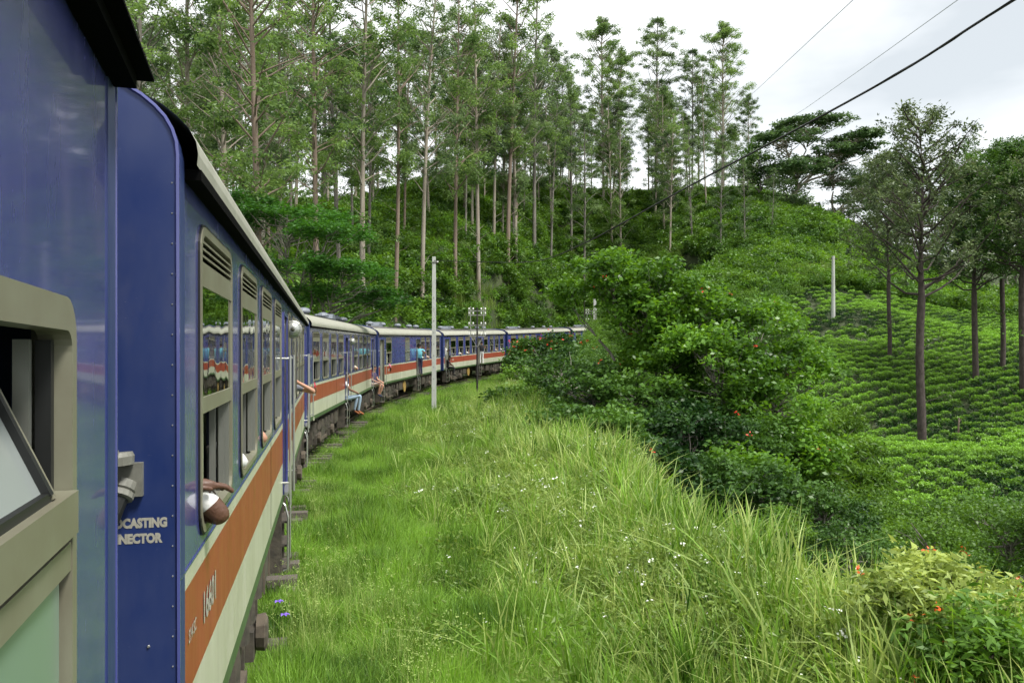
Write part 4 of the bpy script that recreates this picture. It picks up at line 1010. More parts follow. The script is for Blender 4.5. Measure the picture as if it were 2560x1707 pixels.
def weedproto(seed, leafm, n=120, h=.5, fl=0, leaf=.06, flm=None, fs=.022):
    r = np.random.default_rng(seed); Vs = []; st = []
    P = np.stack([r.normal(size=n) * .16, r.normal(size=n) * .16, h * r.uniform(.05, 1, n) ** .8], -1)
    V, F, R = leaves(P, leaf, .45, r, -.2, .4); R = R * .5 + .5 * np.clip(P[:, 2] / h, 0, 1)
    parts = [(V.tolist(), F.tolist(), R.tolist(), leafm)]
    sv, sf, sr = bladeproto(seed + 7, leafm, 12, h * .6, h * 1.05, .008, .14, .3); parts.append((sv, sf, sr, leafm))
    if fl: parts.append((*flowers_v(seed + 3, fl, .17, h * .85, h * 1.1, fs), flm or M_petal))
    return grassmesh('weed', parts)

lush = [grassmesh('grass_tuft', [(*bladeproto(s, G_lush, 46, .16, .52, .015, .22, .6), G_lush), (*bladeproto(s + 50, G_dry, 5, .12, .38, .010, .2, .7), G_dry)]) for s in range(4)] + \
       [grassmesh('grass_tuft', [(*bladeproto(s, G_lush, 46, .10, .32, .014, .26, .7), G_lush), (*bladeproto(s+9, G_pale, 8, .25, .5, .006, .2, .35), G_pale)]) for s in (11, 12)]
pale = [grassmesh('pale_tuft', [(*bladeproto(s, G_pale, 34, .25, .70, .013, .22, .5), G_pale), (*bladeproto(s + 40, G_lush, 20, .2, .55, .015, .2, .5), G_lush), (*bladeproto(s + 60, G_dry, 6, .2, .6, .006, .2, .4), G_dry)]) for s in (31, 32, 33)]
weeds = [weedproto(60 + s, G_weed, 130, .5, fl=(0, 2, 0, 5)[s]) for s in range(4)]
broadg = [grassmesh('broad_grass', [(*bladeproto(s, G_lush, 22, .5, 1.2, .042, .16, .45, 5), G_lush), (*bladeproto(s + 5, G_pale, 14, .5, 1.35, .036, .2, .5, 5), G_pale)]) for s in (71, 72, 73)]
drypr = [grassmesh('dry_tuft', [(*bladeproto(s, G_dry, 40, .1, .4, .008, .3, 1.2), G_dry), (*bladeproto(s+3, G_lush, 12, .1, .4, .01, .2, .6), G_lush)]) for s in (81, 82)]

def strip_points(n, y0, y1, l0, l1, power=1.0):
    """random points along the verge: denser close to the camera"""
    t = rng.uniform(0, 1, n); Y = y0 * (y1 / y0) ** (t ** power)
    i = np.searchsorted(PATH[40:, 1], Y) + 40; i = np.clip(i, 0, len(PATH) - 1); lat = rng.uniform(l0, l1, n)
    X = PATH[i, 0] + PD[i, 1] * lat; Yy = PATH[i, 1] - PD[i, 0] * lat + rng.uniform(-.33, .33, n)
    return X, Yy, lat
# lush belt next to the track
X, Y, lat = strip_points(36000, 2.2, 110, 1.02, 9.6)
pn = wob(X, Y, 3.0); patch = wob(Y, X, 5.0)
zone = sstep((lat - 4.3 + patch * .9 - sstep((Y - 18) / 20) * .0) / 2.2)
keep = (rng.uniform(0, 1, len(X)) > zone * .75) & ~((pn > .62) & (rng.uniform(0, 1, len(X)) < .75))
keep &= lat < edge_at(Y) + .9; keep &= (rng.uniform(0, 1, len(X)) < .8 + sstep((lat - 1.1) / .6))
A = keep; _l, _z, _ = lateral(X, Y); Pts = np.stack([X, Y, np.where(lat < 1.9, np.maximum(ground(X, Y), _z - .36), ground(X, Y))], -1)[A]; n = A.sum()
hs_ = .85 + .35 * sstep((lat[A] - 1.5) / 1.6) + .5 * wob(X, Y, 1.5)[A]
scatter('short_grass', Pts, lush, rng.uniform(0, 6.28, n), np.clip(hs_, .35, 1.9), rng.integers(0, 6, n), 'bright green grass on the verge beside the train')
X, Y, lat = strip_points(24000, 2.6, 110, 3.2, 10.8)
patch = wob(Y, X, 5.0); zone = sstep((lat - 4.6 + patch * .9) / 2.2); A = (rng.uniform(0, 1, len(X)) < zone * .95 + .03) & (lat < edge_at(Y) + 1.2); n = A.sum()
Pts = np.stack([X, Y, ground(X, Y)], -1)[A]; far = sstep((Y[A] - 14) / 14)
pick = np.where(rng.uniform(0, 1, n) < .50 - .1 * far, rng.integers(0, 3, n), 3 + np.where(rng.uniform(0, 1, n) < .45, rng.integers(0, 4, n), rng.choice([0, 2], n)))
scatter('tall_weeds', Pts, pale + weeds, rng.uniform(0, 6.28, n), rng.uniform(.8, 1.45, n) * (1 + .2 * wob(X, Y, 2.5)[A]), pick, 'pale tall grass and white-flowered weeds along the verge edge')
X, Y, lat = strip_points(3000, 2.6, 70, 3.0, 9.6); A = (rng.uniform(0, 1, len(X)) < sstep((lat - 3.2) / 3)) & (lat < edge_at(Y) + .9); n = A.sum()
scatter('broad_grass', np.stack([X, Y, ground(X, Y)], -1)[A], broadg, rng.uniform(0, 6.28, n), np.clip(rng.uniform(.45, 1.0, n) * (1 + .35 * sstep((lat[A] - 5.5) / 2)), 0, 1.4), rng.integers(0, 3, n), 'tall broad-bladed grass clumps in the verge')
X, Y, lat = strip_points(2600, 2.6, 45, 2.6, 7.5); A = wob(X, Y, 3.0) > .30; n = A.sum()
scatter('dry_grass', np.stack([X, Y, ground(X, Y)], -1)[A], drypr, rng.uniform(0, 6.28, n), rng.uniform(.7, 1.3, n), rng.integers(0, 2, n), 'brown dead grass lying in patches of the verge')

ptm = [grassmesh('seed_stalks', [(*bladeproto(s, G_pale, 26, .5, .95, .008, .2, .22, 4), G_pale), (*flowers_v(s, 20, .16, .55, .95, .018), G_pale)]) for s in (121, 122)]
X, Y, lat = strip_points(1500, 6, 95, 1.6, 10.0); A = ((wob(X, Y, 4.5) > .25) | (lat > 7.5)) & (lat < edge_at(Y) + .8); n = A.sum()
scatter('seeding_grass', np.stack([X, Y, ground(X, Y)], -1)[A], ptm, rng.uniform(0, 6.28, n), rng.uniform(.6, 1.1, n), rng.integers(0, 2, n), 'fine pale seed heads standing above the verge grass')
# hillside and valley undergrowth
up = [bushproto(200 + s, L_bush, 420, .18) for s in range(4)] + [bushproto(210 + s, L_dark, 400, .18) for s in range(2)] + [bushproto(220, L_broad, 380, .20)] + \
     [grassmesh('reeds', [(*bladeproto(90 + s, G_pale, 70, .6, 1.5, .03, .5, .35), G_weed)]) for s in range(2)]
def region(n, x0, x1, y0, y1): return rng.uniform(x0, x1, n), rng.uniform(y0, y1, n)
X, Y = region(46000, -56, 62, 14, 152)
lat, _, _ = lateral(X, Y); pxx = 1280 + F_PX * X / Y
inv = ((lat < -4.3) & (pxx < 1500) | (Y > 84) & (np.abs(lat) > 5) & (pxx > 1250)) & (pxx > -300) & (pxx < 2700)
tea_zone = lambda X, Y: (1280 + F_PX * X / Y > np.interp(Y, [24, 30, 42, 51, 60, 70, 78, 84, 88], [2200, 2140, 2060, 1985, 1930, 1930, 1950, 1980, 2060])) & (Y < 86 + 1.5 * np.sin(X * .2)) & (Y > 25)
inv &= ~tea_zone(X, Y) & (rng.uniform(0, 1, len(X)) < .95)
n = inv.sum(); g = wob(X, Y, 14)[inv] + .6 * wob(Y, X, 6)[inv]
pick = np.where(g > .75, rng.choice([7, 8, 0, 6], n), np.where(g < -.5, rng.choice([4, 5, 1], n), rng.choice([0, 1, 2, 3, 6, 4], n)))
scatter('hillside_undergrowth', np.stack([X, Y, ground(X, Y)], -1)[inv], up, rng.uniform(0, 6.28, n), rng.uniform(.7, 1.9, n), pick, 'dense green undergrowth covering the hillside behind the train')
up2 = [bushproto(300 + s, L_dark, 900, .085, .55) for s in range(3)] + [bushproto(310 + s, L_bush, 900, .08, .5) for s in range(3)] + [grassmesh('reeds', [(*bladeproto(99, G_pale, 90, .5, 1.1, .018, .4, .5), G_weed)])]
X, Y = region(30000, -2, 50, 4, 90); lat, _, _ = lateral(X, Y); pxx = 1280 + F_PX * X / Y
inv = (lat > edge_at(Y) + .5) & ~tea_zone(X, Y) & (pxx < 2900) & (rng.uniform(0, 1, len(X)) < np.where(Y < 32, .98, .6)); n = inv.sum()
g = wob(X, Y, 8)[inv]; pick = np.where(g > .5, rng.choice([3, 4, 5, 6], n), rng.choice([0, 1, 2, 3, 4, 5], n))
scatter('valley_undergrowth', np.stack([X, Y, ground(X, Y)], -1)[inv], up2, rng.uniform(0, 6.28, n), (.5 + 1.15 * rng.uniform(0, 1, n) ** 2) * np.where((lat[inv] < 15) & (Y[inv] < 26), .42, 1.), pick, 'leafy undergrowth in the hollow between verge and tea')

# ------------------------------------------------------------------ tea rows
def teaproto(seed, n=520):
    r = np.random.default_rng(seed); a = r.uniform(0, 6.28, n); q = np.sqrt(r.uniform(0, 1, n)); 
    P = np.stack([cos_(a) * q * .60, sin_(a) * q * .53, .80 - .50 * q ** 3.0 + r.normal(size=n) * .03], -1); P[: n // 4, 2] *= r.uniform(.15, .9, n // 4)
    V, F, R = leaves(P, .125, .5, r, -.35, .35, 1.0); R = np.clip(.5 * R + 1.7 * (P[:, 2] / .80) ** 3 - .55, -.4, 1.5)  # tops lighter, sides darker: light from above put into the leaf colour
    return npmesh('tea_leaves', V, F, L_tea, R)
cos_, sin_ = np.cos, np.sin
TP = [teaproto(400 + s) for s in range(5)]
rows = []
for k in range(-28, 74):
    xs = np.arange(8, 78, .74) + rng.uniform(0, .5); ys = 20 + k * 1.22 + .42 * (xs - 20) - .0015 * (xs - 20) ** 2 + .5 * np.sin(xs * .12 + k * .05) + rng.normal(size=len(xs)) * .06
    rows.append(np.stack([xs + rng.normal(size=len(xs)) * .08, ys], -1))
RW = np.vstack(rows); X, Y = RW[:, 0], RW[:, 1]; pxx = 1280 + F_PX * X / Y
keep = tea_zone(X, Y) & (pxx < 2900) & (rng.uniform(0, 1, len(X)) > .02)
keep &= ~((wob(X, Y, 7) > .7) & (Y > 66) & (pxx < 2250)); keep &= ~((Y > 64) & (pxx < 2180) & (rng.uniform(0, 1, len(X)) < .35))
X, Y = X[keep], Y[keep]; Z = ground(X, Y); order = np.argsort(np.where((1280 + F_PX * X / Y) < 2600, Y, 999))
SL = np.full(len(X), .10)
for i in order[:300]:
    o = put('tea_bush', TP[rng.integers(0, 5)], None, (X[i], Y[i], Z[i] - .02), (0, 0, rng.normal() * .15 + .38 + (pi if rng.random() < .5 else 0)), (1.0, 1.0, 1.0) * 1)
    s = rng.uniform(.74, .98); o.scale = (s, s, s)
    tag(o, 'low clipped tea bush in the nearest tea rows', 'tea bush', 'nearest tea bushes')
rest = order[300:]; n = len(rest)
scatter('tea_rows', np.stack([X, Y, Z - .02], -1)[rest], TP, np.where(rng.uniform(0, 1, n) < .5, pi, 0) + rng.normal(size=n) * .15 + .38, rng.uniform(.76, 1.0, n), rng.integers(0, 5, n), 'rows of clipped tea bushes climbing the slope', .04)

# ------------------------------------------------------------------ near corner: leafy shrub with orange flowers
def near_shrub(px, py, D, rx, rz, lab, seed, n=40, fl=.16):
    x, y, z = at(px, py, D); b = (x, y, gz(x, y))
    lobed('lantana_shrub', b, [(x, y, z, rx, rx, rz, n), (x + rx * .7, y + .3, z - .2, rx * .7, rx * .7, rz * .8, n // 2)], leafmat('yellowgreen_leaf', (.05, .12, .015), (.46, .56, .15), 1.2, .35) if seed == 51 else L_weedy, B_twig, lab, 'shrub', leaf=.095, asp=.34, dens=60, sub=.2, trunk=.02, stems=4, flowers=M_orange, nflow=fl, seed=seed, fl_size=.045, limb_r=.02)
L_weedy = leafmat('weedy_leaf', (.03, .10, .012), (.16, .31, .045), 1.0, .35)
near_shrub(2350, 1500, 7.0, .66, .38, 'yellow-green shrub with orange flowers in the lower right corner', 51, 60)
near_shrub(2480, 1610, 6.2, .55, .35, 'shrub with scattered orange blossoms at the bottom right edge', 52, 40, .1)
for i, (px, py, D) in enumerate(((697, 1502, 6.9), (712, 1535, 6.7))):
    x, y, z = at(px, py, D); z0 = gz(x, y); f = MB()
    for k in range(6):
        a = k * 1.05; f.add([(0, 0, z - z0), (.03 * cos(a - .4), .03 * sin(a - .4), z - z0 + .008), (.045 * cos(a), .045 * sin(a), z - z0 - .004), (.03 * cos(a + .4), .03 * sin(a + .4), z - z0 + .008)], [(0, 1, 2, 3)], M_purple)
    root = empty('wild_flower', (x, y, z0)); tag(root, ('upper', 'lower')[i] + ' of two purple wild flowers beside the near coach', 'flower', 'purple flowers by the track')
    f.build('petals', root); MB().tube([(0, 0, -.03), (.01, 0, (z - z0) * .5), (0, 0, z - z0)], .003, G_lush, 5).build('stem', root)
# ------------------------------------------------------------------ poles and cables
def pole_at(px, D, dz=0): 
    x = (px - 1280) / F_PX * D; return x, D, gz(x, D) + dz
x, y, z = pole_at(1085, 42); ztop = at(1089, 642, 42)[2]; H = ztop - z
r1 = empty('concrete_pole', (x, y, z)); tag(r1, 'white square concrete pole between train and verge, cable on its top', 'utility pole', 'concrete utility poles')
MB().add([(sx * w, sy * w, zz) for zz, w in ((-.5, .115), (H, .085)) for sx, sy in ((-1, -1), (1, -1), (1, 1), (-1, 1))],
         [(0, 1, 5, 4), (1, 2, 6, 5), (2, 3, 7, 6), (3, 0, 4, 7), (4, 5, 6, 7), (3, 2, 1, 0)], M_conc).build('shaft', r1)
b = MB(); b.box(-.11, .11, -.11, .11, H - .32, H - .28, M_iron); b.box(-.09, .2, -.02, .02, H - .35, H - .30, M_iron); b.lathe([(.02, 0), (.05, .02), (.05, .08), (.02, .1)], (.18, 0, H - .30), (0, 0, 1), M_cer, 8); b.build('bracket', r1)
for q in range(9): MB().box(-.013, .013, -.118, -.108, 1.2 + q * .6, 1.24 + q * .6, M_iron).build('bolt_hole', r1)
P1 = Vector((x, y, z + H - .2))
x, y, z = pole_at(1487, 92); r2 = empty('concrete_pole', (x, y, z)); tag(r2, 'pale concrete pole standing in front of the farthest coach', 'utility pole', 'concrete utility poles')
H2 = at(1487, 722, 92)[2] - z; MB().box(-.15, .15, -.15, .15, -.5, H2, M_conc).build('shaft', r2); MB().box(-.2, .2, -.18, .18, H2 - .35, H2 - .28, M_iron).build('bracket', r2)
x, y, z = hit(2083, 801, 60); r3 = empty('concrete_pole', (x, y, z)); tag(r3, 'lone grey pole standing among the upper tea rows', 'utility pole', 'concrete utility poles')
H3 = (HOR - 640) / F_PX * y + CAMZ - z; MB().tube([(0, 0, -.4), (0, 0, H3)], [.19, .13], M_conc, 10).build('shaft', r3); MB().box(-.4, .4, -.05, .05, H3 - .3, H3 - .22, M_iron).build('crossarm', r3)
def telegraph(px, D, top, lab, sc=1.):
    x, y, z = pole_at(px, D); H = at(px, top, D)[2] - z; rt = empty('telegraph_pole', (x, y, z)); tag(rt, lab, 'telegraph pole', 'telegraph poles with white insulators')
    MB().tube([(0, 0, -.5), (0, 0, H)], [.075, .055], M_pole, 10).build('shaft', rt)
    for k, (zz, w) in enumerate(((H - .25, .62), (H - .55, .62), (H - 1.25, .62), (H - 1.62, .62), (H - 2.0, .58))):
        a = MB().box(-w, w, -.04, .04, zz - .03, zz + .03, M_lamp).build('crossarm', rt)
        for xx in (-.56, -.28, .28, .56):
            if k == 3: continue
            im = MB(); im.tube([(xx, 0, zz + .03), (xx, 0, zz + .10)], .012, M_iron, 5); im.lathe([(.03, 0), (.055, .01), (.05, .05), (.06, .06), (.045, .11), (.02, .13)], (xx, 0, zz + .09), (0, 0, 1), M_cer, 8)
            im.build('insulator', a)
    br = MB()
    for xx in (-.45, .45): br.box(xx - .025, xx + .025, -.07, -.04, H - 2.05, H + .05, M_lamp); br.bar((xx, -.055, H - 2.0), (0, -.055, H - 2.75), .04, .03, M_lamp)
    br.build('brace', rt)
    return rt
telegraph(1193, 56, 768, 'dark telegraph pole with stacked crossarms in front of the fourth coach')
telegraph(1478, 88, 772, 'small far telegraph pole beside the pale pole at the last coach')
# main cable from the white pole to a pole behind the camera
pts = [P1, Vector(at(1215, 655, 33)), Vector(at(1339, 653, 24.5)), Vector(at(1469, 604, 19)), Vector(at(1698, 479, 14.6)), Vector(at(2177, 223, 9.8)), Vector(at(2536, 0, 8.0)), Vector((6.3, 5.0, 7.0)), Vector((9.3, -9, 8.4))]
def smooth(pts, n=8):
    out = []
    for i in range(len(pts) - 1):
        a, b, c, d = pts[max(i-1, 0)], pts[i], pts[i+1], pts[min(i+2, len(pts)-1)]
        for k in range(n):
            t = k / n; out.append(.5 * ((2*b) + (c - a) * t + (2*a - 5*b + 4*c - d) * t*t + (3*b - a - 3*c + d) * t**3))
    return out + [pts[-1]]
def cable(pts, r, m, lab, name='overhead_cable'):
    o = Vector(pts[0]); ob = MB().tube([p - o for p in pts], r, m, 6).build(name, None); ob.location = o; tag(ob, lab, 'cable', 'overhead cables'); return ob
SP = smooth(pts); cable(SP, .014, M_wire, 'thick black cable sweeping from the white pole to the top right corner')
cable([p + Vector((.014 * sin(i * .9), 0, .014 * cos(i * .9))) for i, p in enumerate(SP)], .005, M_wire, 'thin wire twisted along the thick black cable')
cable([Vector(at(1850, 260, 60)), Vector(at(1894, 223, 45)), Vector(at(2013, 112, 28)), Vector(at(2133, 0, 20)), Vector((11, 4, 14))], .009, M_wireg, 'left one of two faint grey wires crossing the sky')
cable([Vector(at(1960, 305, 60)), Vector(at(2013, 272, 45)), Vector(at(2200, 140, 28)), Vector(at(2395, 0, 20)), Vector((14, 4, 14))], .009, M_wireg, 'right one of two faint grey wires crossing the sky')
bp = empty('wooden_pole', (9.3, -9, gz(9.3, -9))); tag(bp, 'dark pole behind the viewer carrying the thick black cable', 'utility pole')
MB().tube([(0, 0, -.5), (0, 0, 8.9 - bp.location.z)], [.13, .09], M_pole, 10).build('shaft', bp)
# thin dead stump among the tea
x, y, z = hit(2395, 1105, 24); st = MB(); st.tube(bent((0, 0, -.2), (.05, 0, .75), np.random.default_rng(5)), [.06, .05, .05, .04, .03], B_red, 6); st.bar((0, 0, .45), (.18, 0, .7), .03, .03, B_red)
so = st.build('dead_stump', None); so.location = (x, y, z + .35); so.scale = (1, 1, 1.2); tag(so, 'thin reddish dead stump sticking out of the tea rows', 'stump')

# ------------------------------------------------------------------ people
SK = {'dark': mat('skin_dark', (.085, .040, .024), .45, noise=(18, .25, (.12, .058, .035), (1, 1, 1)), bump=.25, bscale=60), 'mid': mat('skin_brown', (.20, .10, .06), .5), 'fair': mat('skin_fair', (.48, .25, .17), .5, noise=(9, .3, (.53, .29, .20), (1, 1, 1)))}
HAIR = mat('hair_black', (.008, .007, .006), .5)
def cloth(n, c): return mat('cloth_' + n, c, .85, bump=.35, bscale=14)
CL = {'white': cloth('white', (.70, .70, .68)), 'turquoise': cloth('turquoise', (.13, .42, .50)), 'navy': cloth('navy', (.010, .016, .045)), 'black': cloth('black', (.010, .010, .012)), 'jeans': cloth('jeans', (.30, .40, .50)),
      'pink': cloth('pink', (.62, .22, .32)), 'red': cloth('magenta', (.50, .02, .06)), 'peach': cloth('peach', (.60, .46, .38)), 'grey': cloth('grey', (.16, .17, .20)), 'purple': cloth('purple', (.07, .05, .10)), 'denim': cloth('denim', (.07, .11, .17)),
      'brown': cloth('brown_leather', (.28, .10, .035)), 'blue': cloth('blue', (.06, .12, .30)), 'cream': cloth('cream', (.55, .50, .40))}
STAND = dict(pel=(0, 0, .95), bel=(0, 0, 1.08), che=(0, .01, 1.28), nec=(0, 0, 1.50), jaw=(0, .03, 1.59), cro=(0, .01, 1.70),
             sR=(.18, 0, 1.42), eR=(.25, -.02, 1.14), wR=(.26, .06, .90), hR=(.26, .09, .82), sL=(-.18, 0, 1.42), eL=(-.25, -.02, 1.14), wL=(-.26, .06, .90), hL=(-.26, .09, .82),
             pR=(.09, 0, .90), kR=(.10, .03, .50), aR=(.10, -.02, .09), tR=(.12, .14, .03), pL=(-.09, 0, .90), kL=(-.10, .03, .50), aL=(-.10, -.02, .09), tL=(-.12, .14, .03))
SIT = dict(STAND); SIT.update(pel=(0, 0, .12), bel=(0, .0, .26), che=(0, .02, .46), nec=(0, .04, .68), jaw=(0, .09, .77), cro=(0, .08, .88), sR=(.18, .02, .60), sL=(-.18, .02, .60), eR=(.26, .10, .33), wR=(.18, .32, .24), hR=(.14, .40, .22),
             eL=(-.26, .10, .33), wL=(-.18, .32, .24), hL=(-.14, .40, .22), pR=(.09, .05, .10), pL=(-.09, .05, .10), kR=(.12, .46, .12), kL=(-.10, .46, .12), aR=(.12, .44, -.32), aL=(-.10, .42, -.32), tR=(.13, .60, -.37), tL=(-.10, .58, -.37))
RAD = dict(pel=.125, bel=.115, che=.14, nec=.052, jaw=.078, cro=.088, sR=.065, eR=.043, wR=.029, hR=.036, pR=.088, kR=.058, aR=.040, tR=.032)
EDG = [('pel', 'bel'), ('bel', 'che'), ('che', 'nec'), ('nec', 'jaw'), ('jaw', 'cro'), ('che', 'sR'), ('sR', 'eR'), ('eR', 'wR'), ('wR', 'hR'), ('che', 'sL'), ('sL', 'eL'), ('eL', 'wL'), ('wL', 'hL'),
       ('pel', 'pR'), ('pR', 'kR'), ('kR', 'aR'), ('aR', 'tR'), ('pel', 'pL'), ('pL', 'kL'), ('kL', 'aL'), ('aL', 'tL')]
def person(label, frame, J, col, face=0., sc=1.06, fingers=(), sub=1, sleeves=.55, short=False, curl=None, hat=None, group=None, fing_dir={}):
    """frame: ('c',k,s,y,z) in coach space or ('w',x,y,z); J joints (right, forward, up); face angle of forward from local +X; col (skin,top,legs,shoe)"""
    if frame[0] == 'c':
        k = frame[1]; x, y, zb, h, g = COACH[k]; p = cpt(k, *frame[2:]); root = empty('person', p, (0, 0, pi / 2 - h))
    else: root = empty('person', frame[1:])
    tag(root, label, 'person', group)
    f = Vector((cos(face), sin(face), 0)); rt = Vector((sin(face), -cos(face), 0))
    def w(q): return (rt * q[0] + f * q[1] + Vector((0, 0, 1)) * q[2]) * sc
    names = list(RAD) + [n[:-1] + 'L' for n in RAD if n.endswith('R')]
    names = [n for n in STAND]; V = [w(J[n]) for n in names]; ix = {n: i for i, n in enumerate(names)}
    R = [RAD.get(n, RAD.get(n[:-1] + 'R', .05)) * sc for n in names]; E = [(ix[a], ix[b]) for a, b in EDG]
    seg = [(a, b) for a, b in EDG]; zone = {}
    nosei = len(V); V.append(w(tuple(np.array(J['jaw']) * .55 + np.array(J['cro']) * .45 + np.array([0, .098, 0])))); R.append(.016 * sc); E.append((ix['jaw'], nosei)); seg.append(('jaw', 'nose'))
    for hd in fingers:
        H = np.array(J['h' + hd]); Wp = np.array(J['w' + hd]); d = H - Wp; d /= np.linalg.norm(d); nrm = np.array(fing_dir.get(hd, (0, 0, -1))); side = np.cross(d, nrm); side /= np.linalg.norm(side)
        for q, (o, ln) in enumerate(((-.030, .070), (-.010, .082), (.010, .076), (.029, .058))):
            b = H + side * o - d * .0; m1 = b + d * ln * .55 + nrm * .006; m2 = m1 + d * ln * .40 + nrm * .028
            i0 = len(V); V += [w(b), w(m1), w(m2)]; R += [.0125 * sc, .0115 * sc, .009 * sc]; E += [(ix['h' + hd], i0), (i0, i0 + 1), (i0 + 1, i0 + 2)]; seg += [('wX', 'hX')] * 3
        sd = 1; b = Wp + d * .03 - side * .032; m1 = b + d * .03 - side * .018; m2 = m1 + d * .032 + nrm * .01
        i0 = len(V); V += [w(b), w(m1), w(m2)]; R += [.013 * sc, .0115 * sc, .0095 * sc]; E += [(ix['w' + hd], i0), (i0, i0 + 1), (i0 + 1, i0 + 2)]; seg += [('wX', 'hX')] * 3
    me = bpy.data.meshes.new('body'); me.from_pydata(V, E, []); ob = bpy.data.objects.new('body', me); C.objects.link(ob)
    md = ob.modifiers.new('skin', 'SKIN'); md.use_smooth_shade = True
    for i, sv in enumerate(me.skin_vertices[0].data): sv.radius = (R[i], R[i]); sv.use_root = (i == 0)
    if sub: ss = ob.modifiers.new('sub', 'SUBSURF'); ss.levels = sub; ss.render_levels = sub
    dg = bpy.context.evaluated_depsgraph_get(); dg.update(); nm = bpy.data.meshes.new_from_object(ob.evaluated_get(dg)); 
    bpy.data.objects.remove(ob); nm.name = 'body'; nm.materials.clear()
    mats_ = [SK[col[0]], CL[col[1]], CL[col[2]], CL[col[3]] if col[3] in CL else SK[col[0]]]
    for m in mats_: nm.materials.append(m)
    VV = np.array([v for v in V]); n = len(nm.polygons); cen = np.empty(n * 3); nm.polygons.foreach_get('center', cen); cen = cen.reshape(-1, 3); best = np.full(n, 1e9); mi = np.zeros(n, int)
    for (a, b), (ia, ib) in zip(seg, E):
        A, B = VV[ia], VV[ib]; AB = B - A; t = np.clip(((cen - A) @ AB) / (AB @ AB + 1e-9), 0, 1); dist = np.linalg.norm(cen - (A + t[:, None] * AB), axis=1) - (R[ia] * (1 - t) + R[ib] * t) * .9
        if a in ('jaw', 'nec') or b in ('nose', 'hX') or a[0] in 'w': z_ = np.zeros(n, int)
        elif a[0] == 'e': z_ = np.where(t < (0.9 if sleeves >= 1.5 else -1), 1, 0)
        elif a[0] == 's': z_ = np.where(t < sleeves, 1, 0)
        elif a == 'che' and b == 'nec': z_ = np.where(t < .8, 1, 0)
        elif a in ('bel', 'che'): z_ = np.ones(n, int)
        elif a == 'pel' and b == 'bel': z_ = np.where(t > .3, 1, 2)
        elif a[0] == 'k': z_ = np.where(t < (.93 if not short else -1), 2, 0)
        elif a[0] == 'p' and b[0] == 'k': z_ = np.where(t < (.8 if short else 2), 2, 0)
        elif a[0] == 'a': z_ = np.full(n, 3)
        else: z_ = np.full(n, 2)
        up = dist < best; best[up] = dist[up]; mi[up] = z_[up]
    nm.polygons.foreach_set('material_index', mi.astype(np.int32)); nm.polygons.foreach_set('use_smooth', np.ones(n, bool)); nm.update()
    put('body', nm, root)
    c = w(tuple(np.array(J['jaw']) * .3 + np.array(J['cro']) * .7)); hb = MB(); bk = -f * .012 * sc
    vs = []; ns, nr = 10, 5
    for i in range(nr + 1):
        for k in range(ns):
            th = (i / nr) * (pi * .62); a = 2 * pi * k / ns; rr_ = .112 * sc; fr = cos(a)   # cap, cut back at the face
            th2 = th * (.62 if fr > .3 else 1.0); vs.append(c + bk + f * cos(a) * sin(th2) * rr_ * 1.05 + rt * sin(a) * sin(th2) * rr_ * .92 + Vector((0, 0, 1)) * cos(th2) * rr_ * 1.05)
    fs = [(i * ns + k, i * ns + (k + 1) % ns, (i + 1) * ns + (k + 1) % ns, (i + 1) * ns + k) for i in range(nr) for k in range(ns)]
    hb.add(vs, fs, CL[hat] if hat else HAIR); put('headscarf' if hat == 'red' else ('cap' if hat else 'hair'), hb.mesh('hair', True), root)
    ey = MB()
    for sg in (-1, 1): ey.lathe([(.004, 0), (.011, .003), (.004, .006)], w(tuple(np.array(J['jaw']) * .5 + np.array(J['cro']) * .5 + np.array([sg * .033, .083, 0]))), f, HAIR, 6)
    put('eyes', ey.mesh('eyes'), root); mo = MB(); q = np.array(J['jaw']); mo.bar(w(tuple(q + np.array([-.022, .074, .0]))), w(tuple(q + np.array([.022, .074, .0]))), .006 * sc, .006 * sc, CL['brown']); put('mouth', mo.mesh('mouth'), root)
    for sg in (-1, 1):
        er = MB(); er.lathe([(.008, -.006), (.022, -.004), (.02, .004), (.006, .008)], w(tuple(np.array(J['jaw']) * .5 + np.array(J['cro']) * .5 + np.array([sg * .088, -.005, 0]))), rt * sg, SK[col[0]], 7); put('ear', er.mesh('ear', True), root)
    return root
OUT = -pi / 2    # facing out of the train (local -Y)
def seat_pose(elbow=None, up=.46, lean=0., **k):
    """sitting on a seat inside: origin on the floor"""
    J = {n: (p[0], p[1], p[2] + up) for n, p in SIT.items()}
    for n in ('aR', 'aL', 'tR', 'tL'): J[n] = (J[n][0], J[n][1], J[n][2] + .0)
    J['aR'] = (.12, .44, .14); J['aL'] = (-.10, .42, .14); J['tR'] = (.13, .60, .08); J['tL'] = (-.10, .58, .08)
    for n in ('bel', 'che', 'nec', 'jaw', 'cro', 'sR', 'sL', 'eR', 'eL', 'wR', 'wL', 'hR', 'hL'):
        q = J[n]; hgt = q[2] - up - .1; J[n] = (q[0] + lean * hgt, q[1], q[2])
    J.update(k); return J
PG = 'passengers in the train'
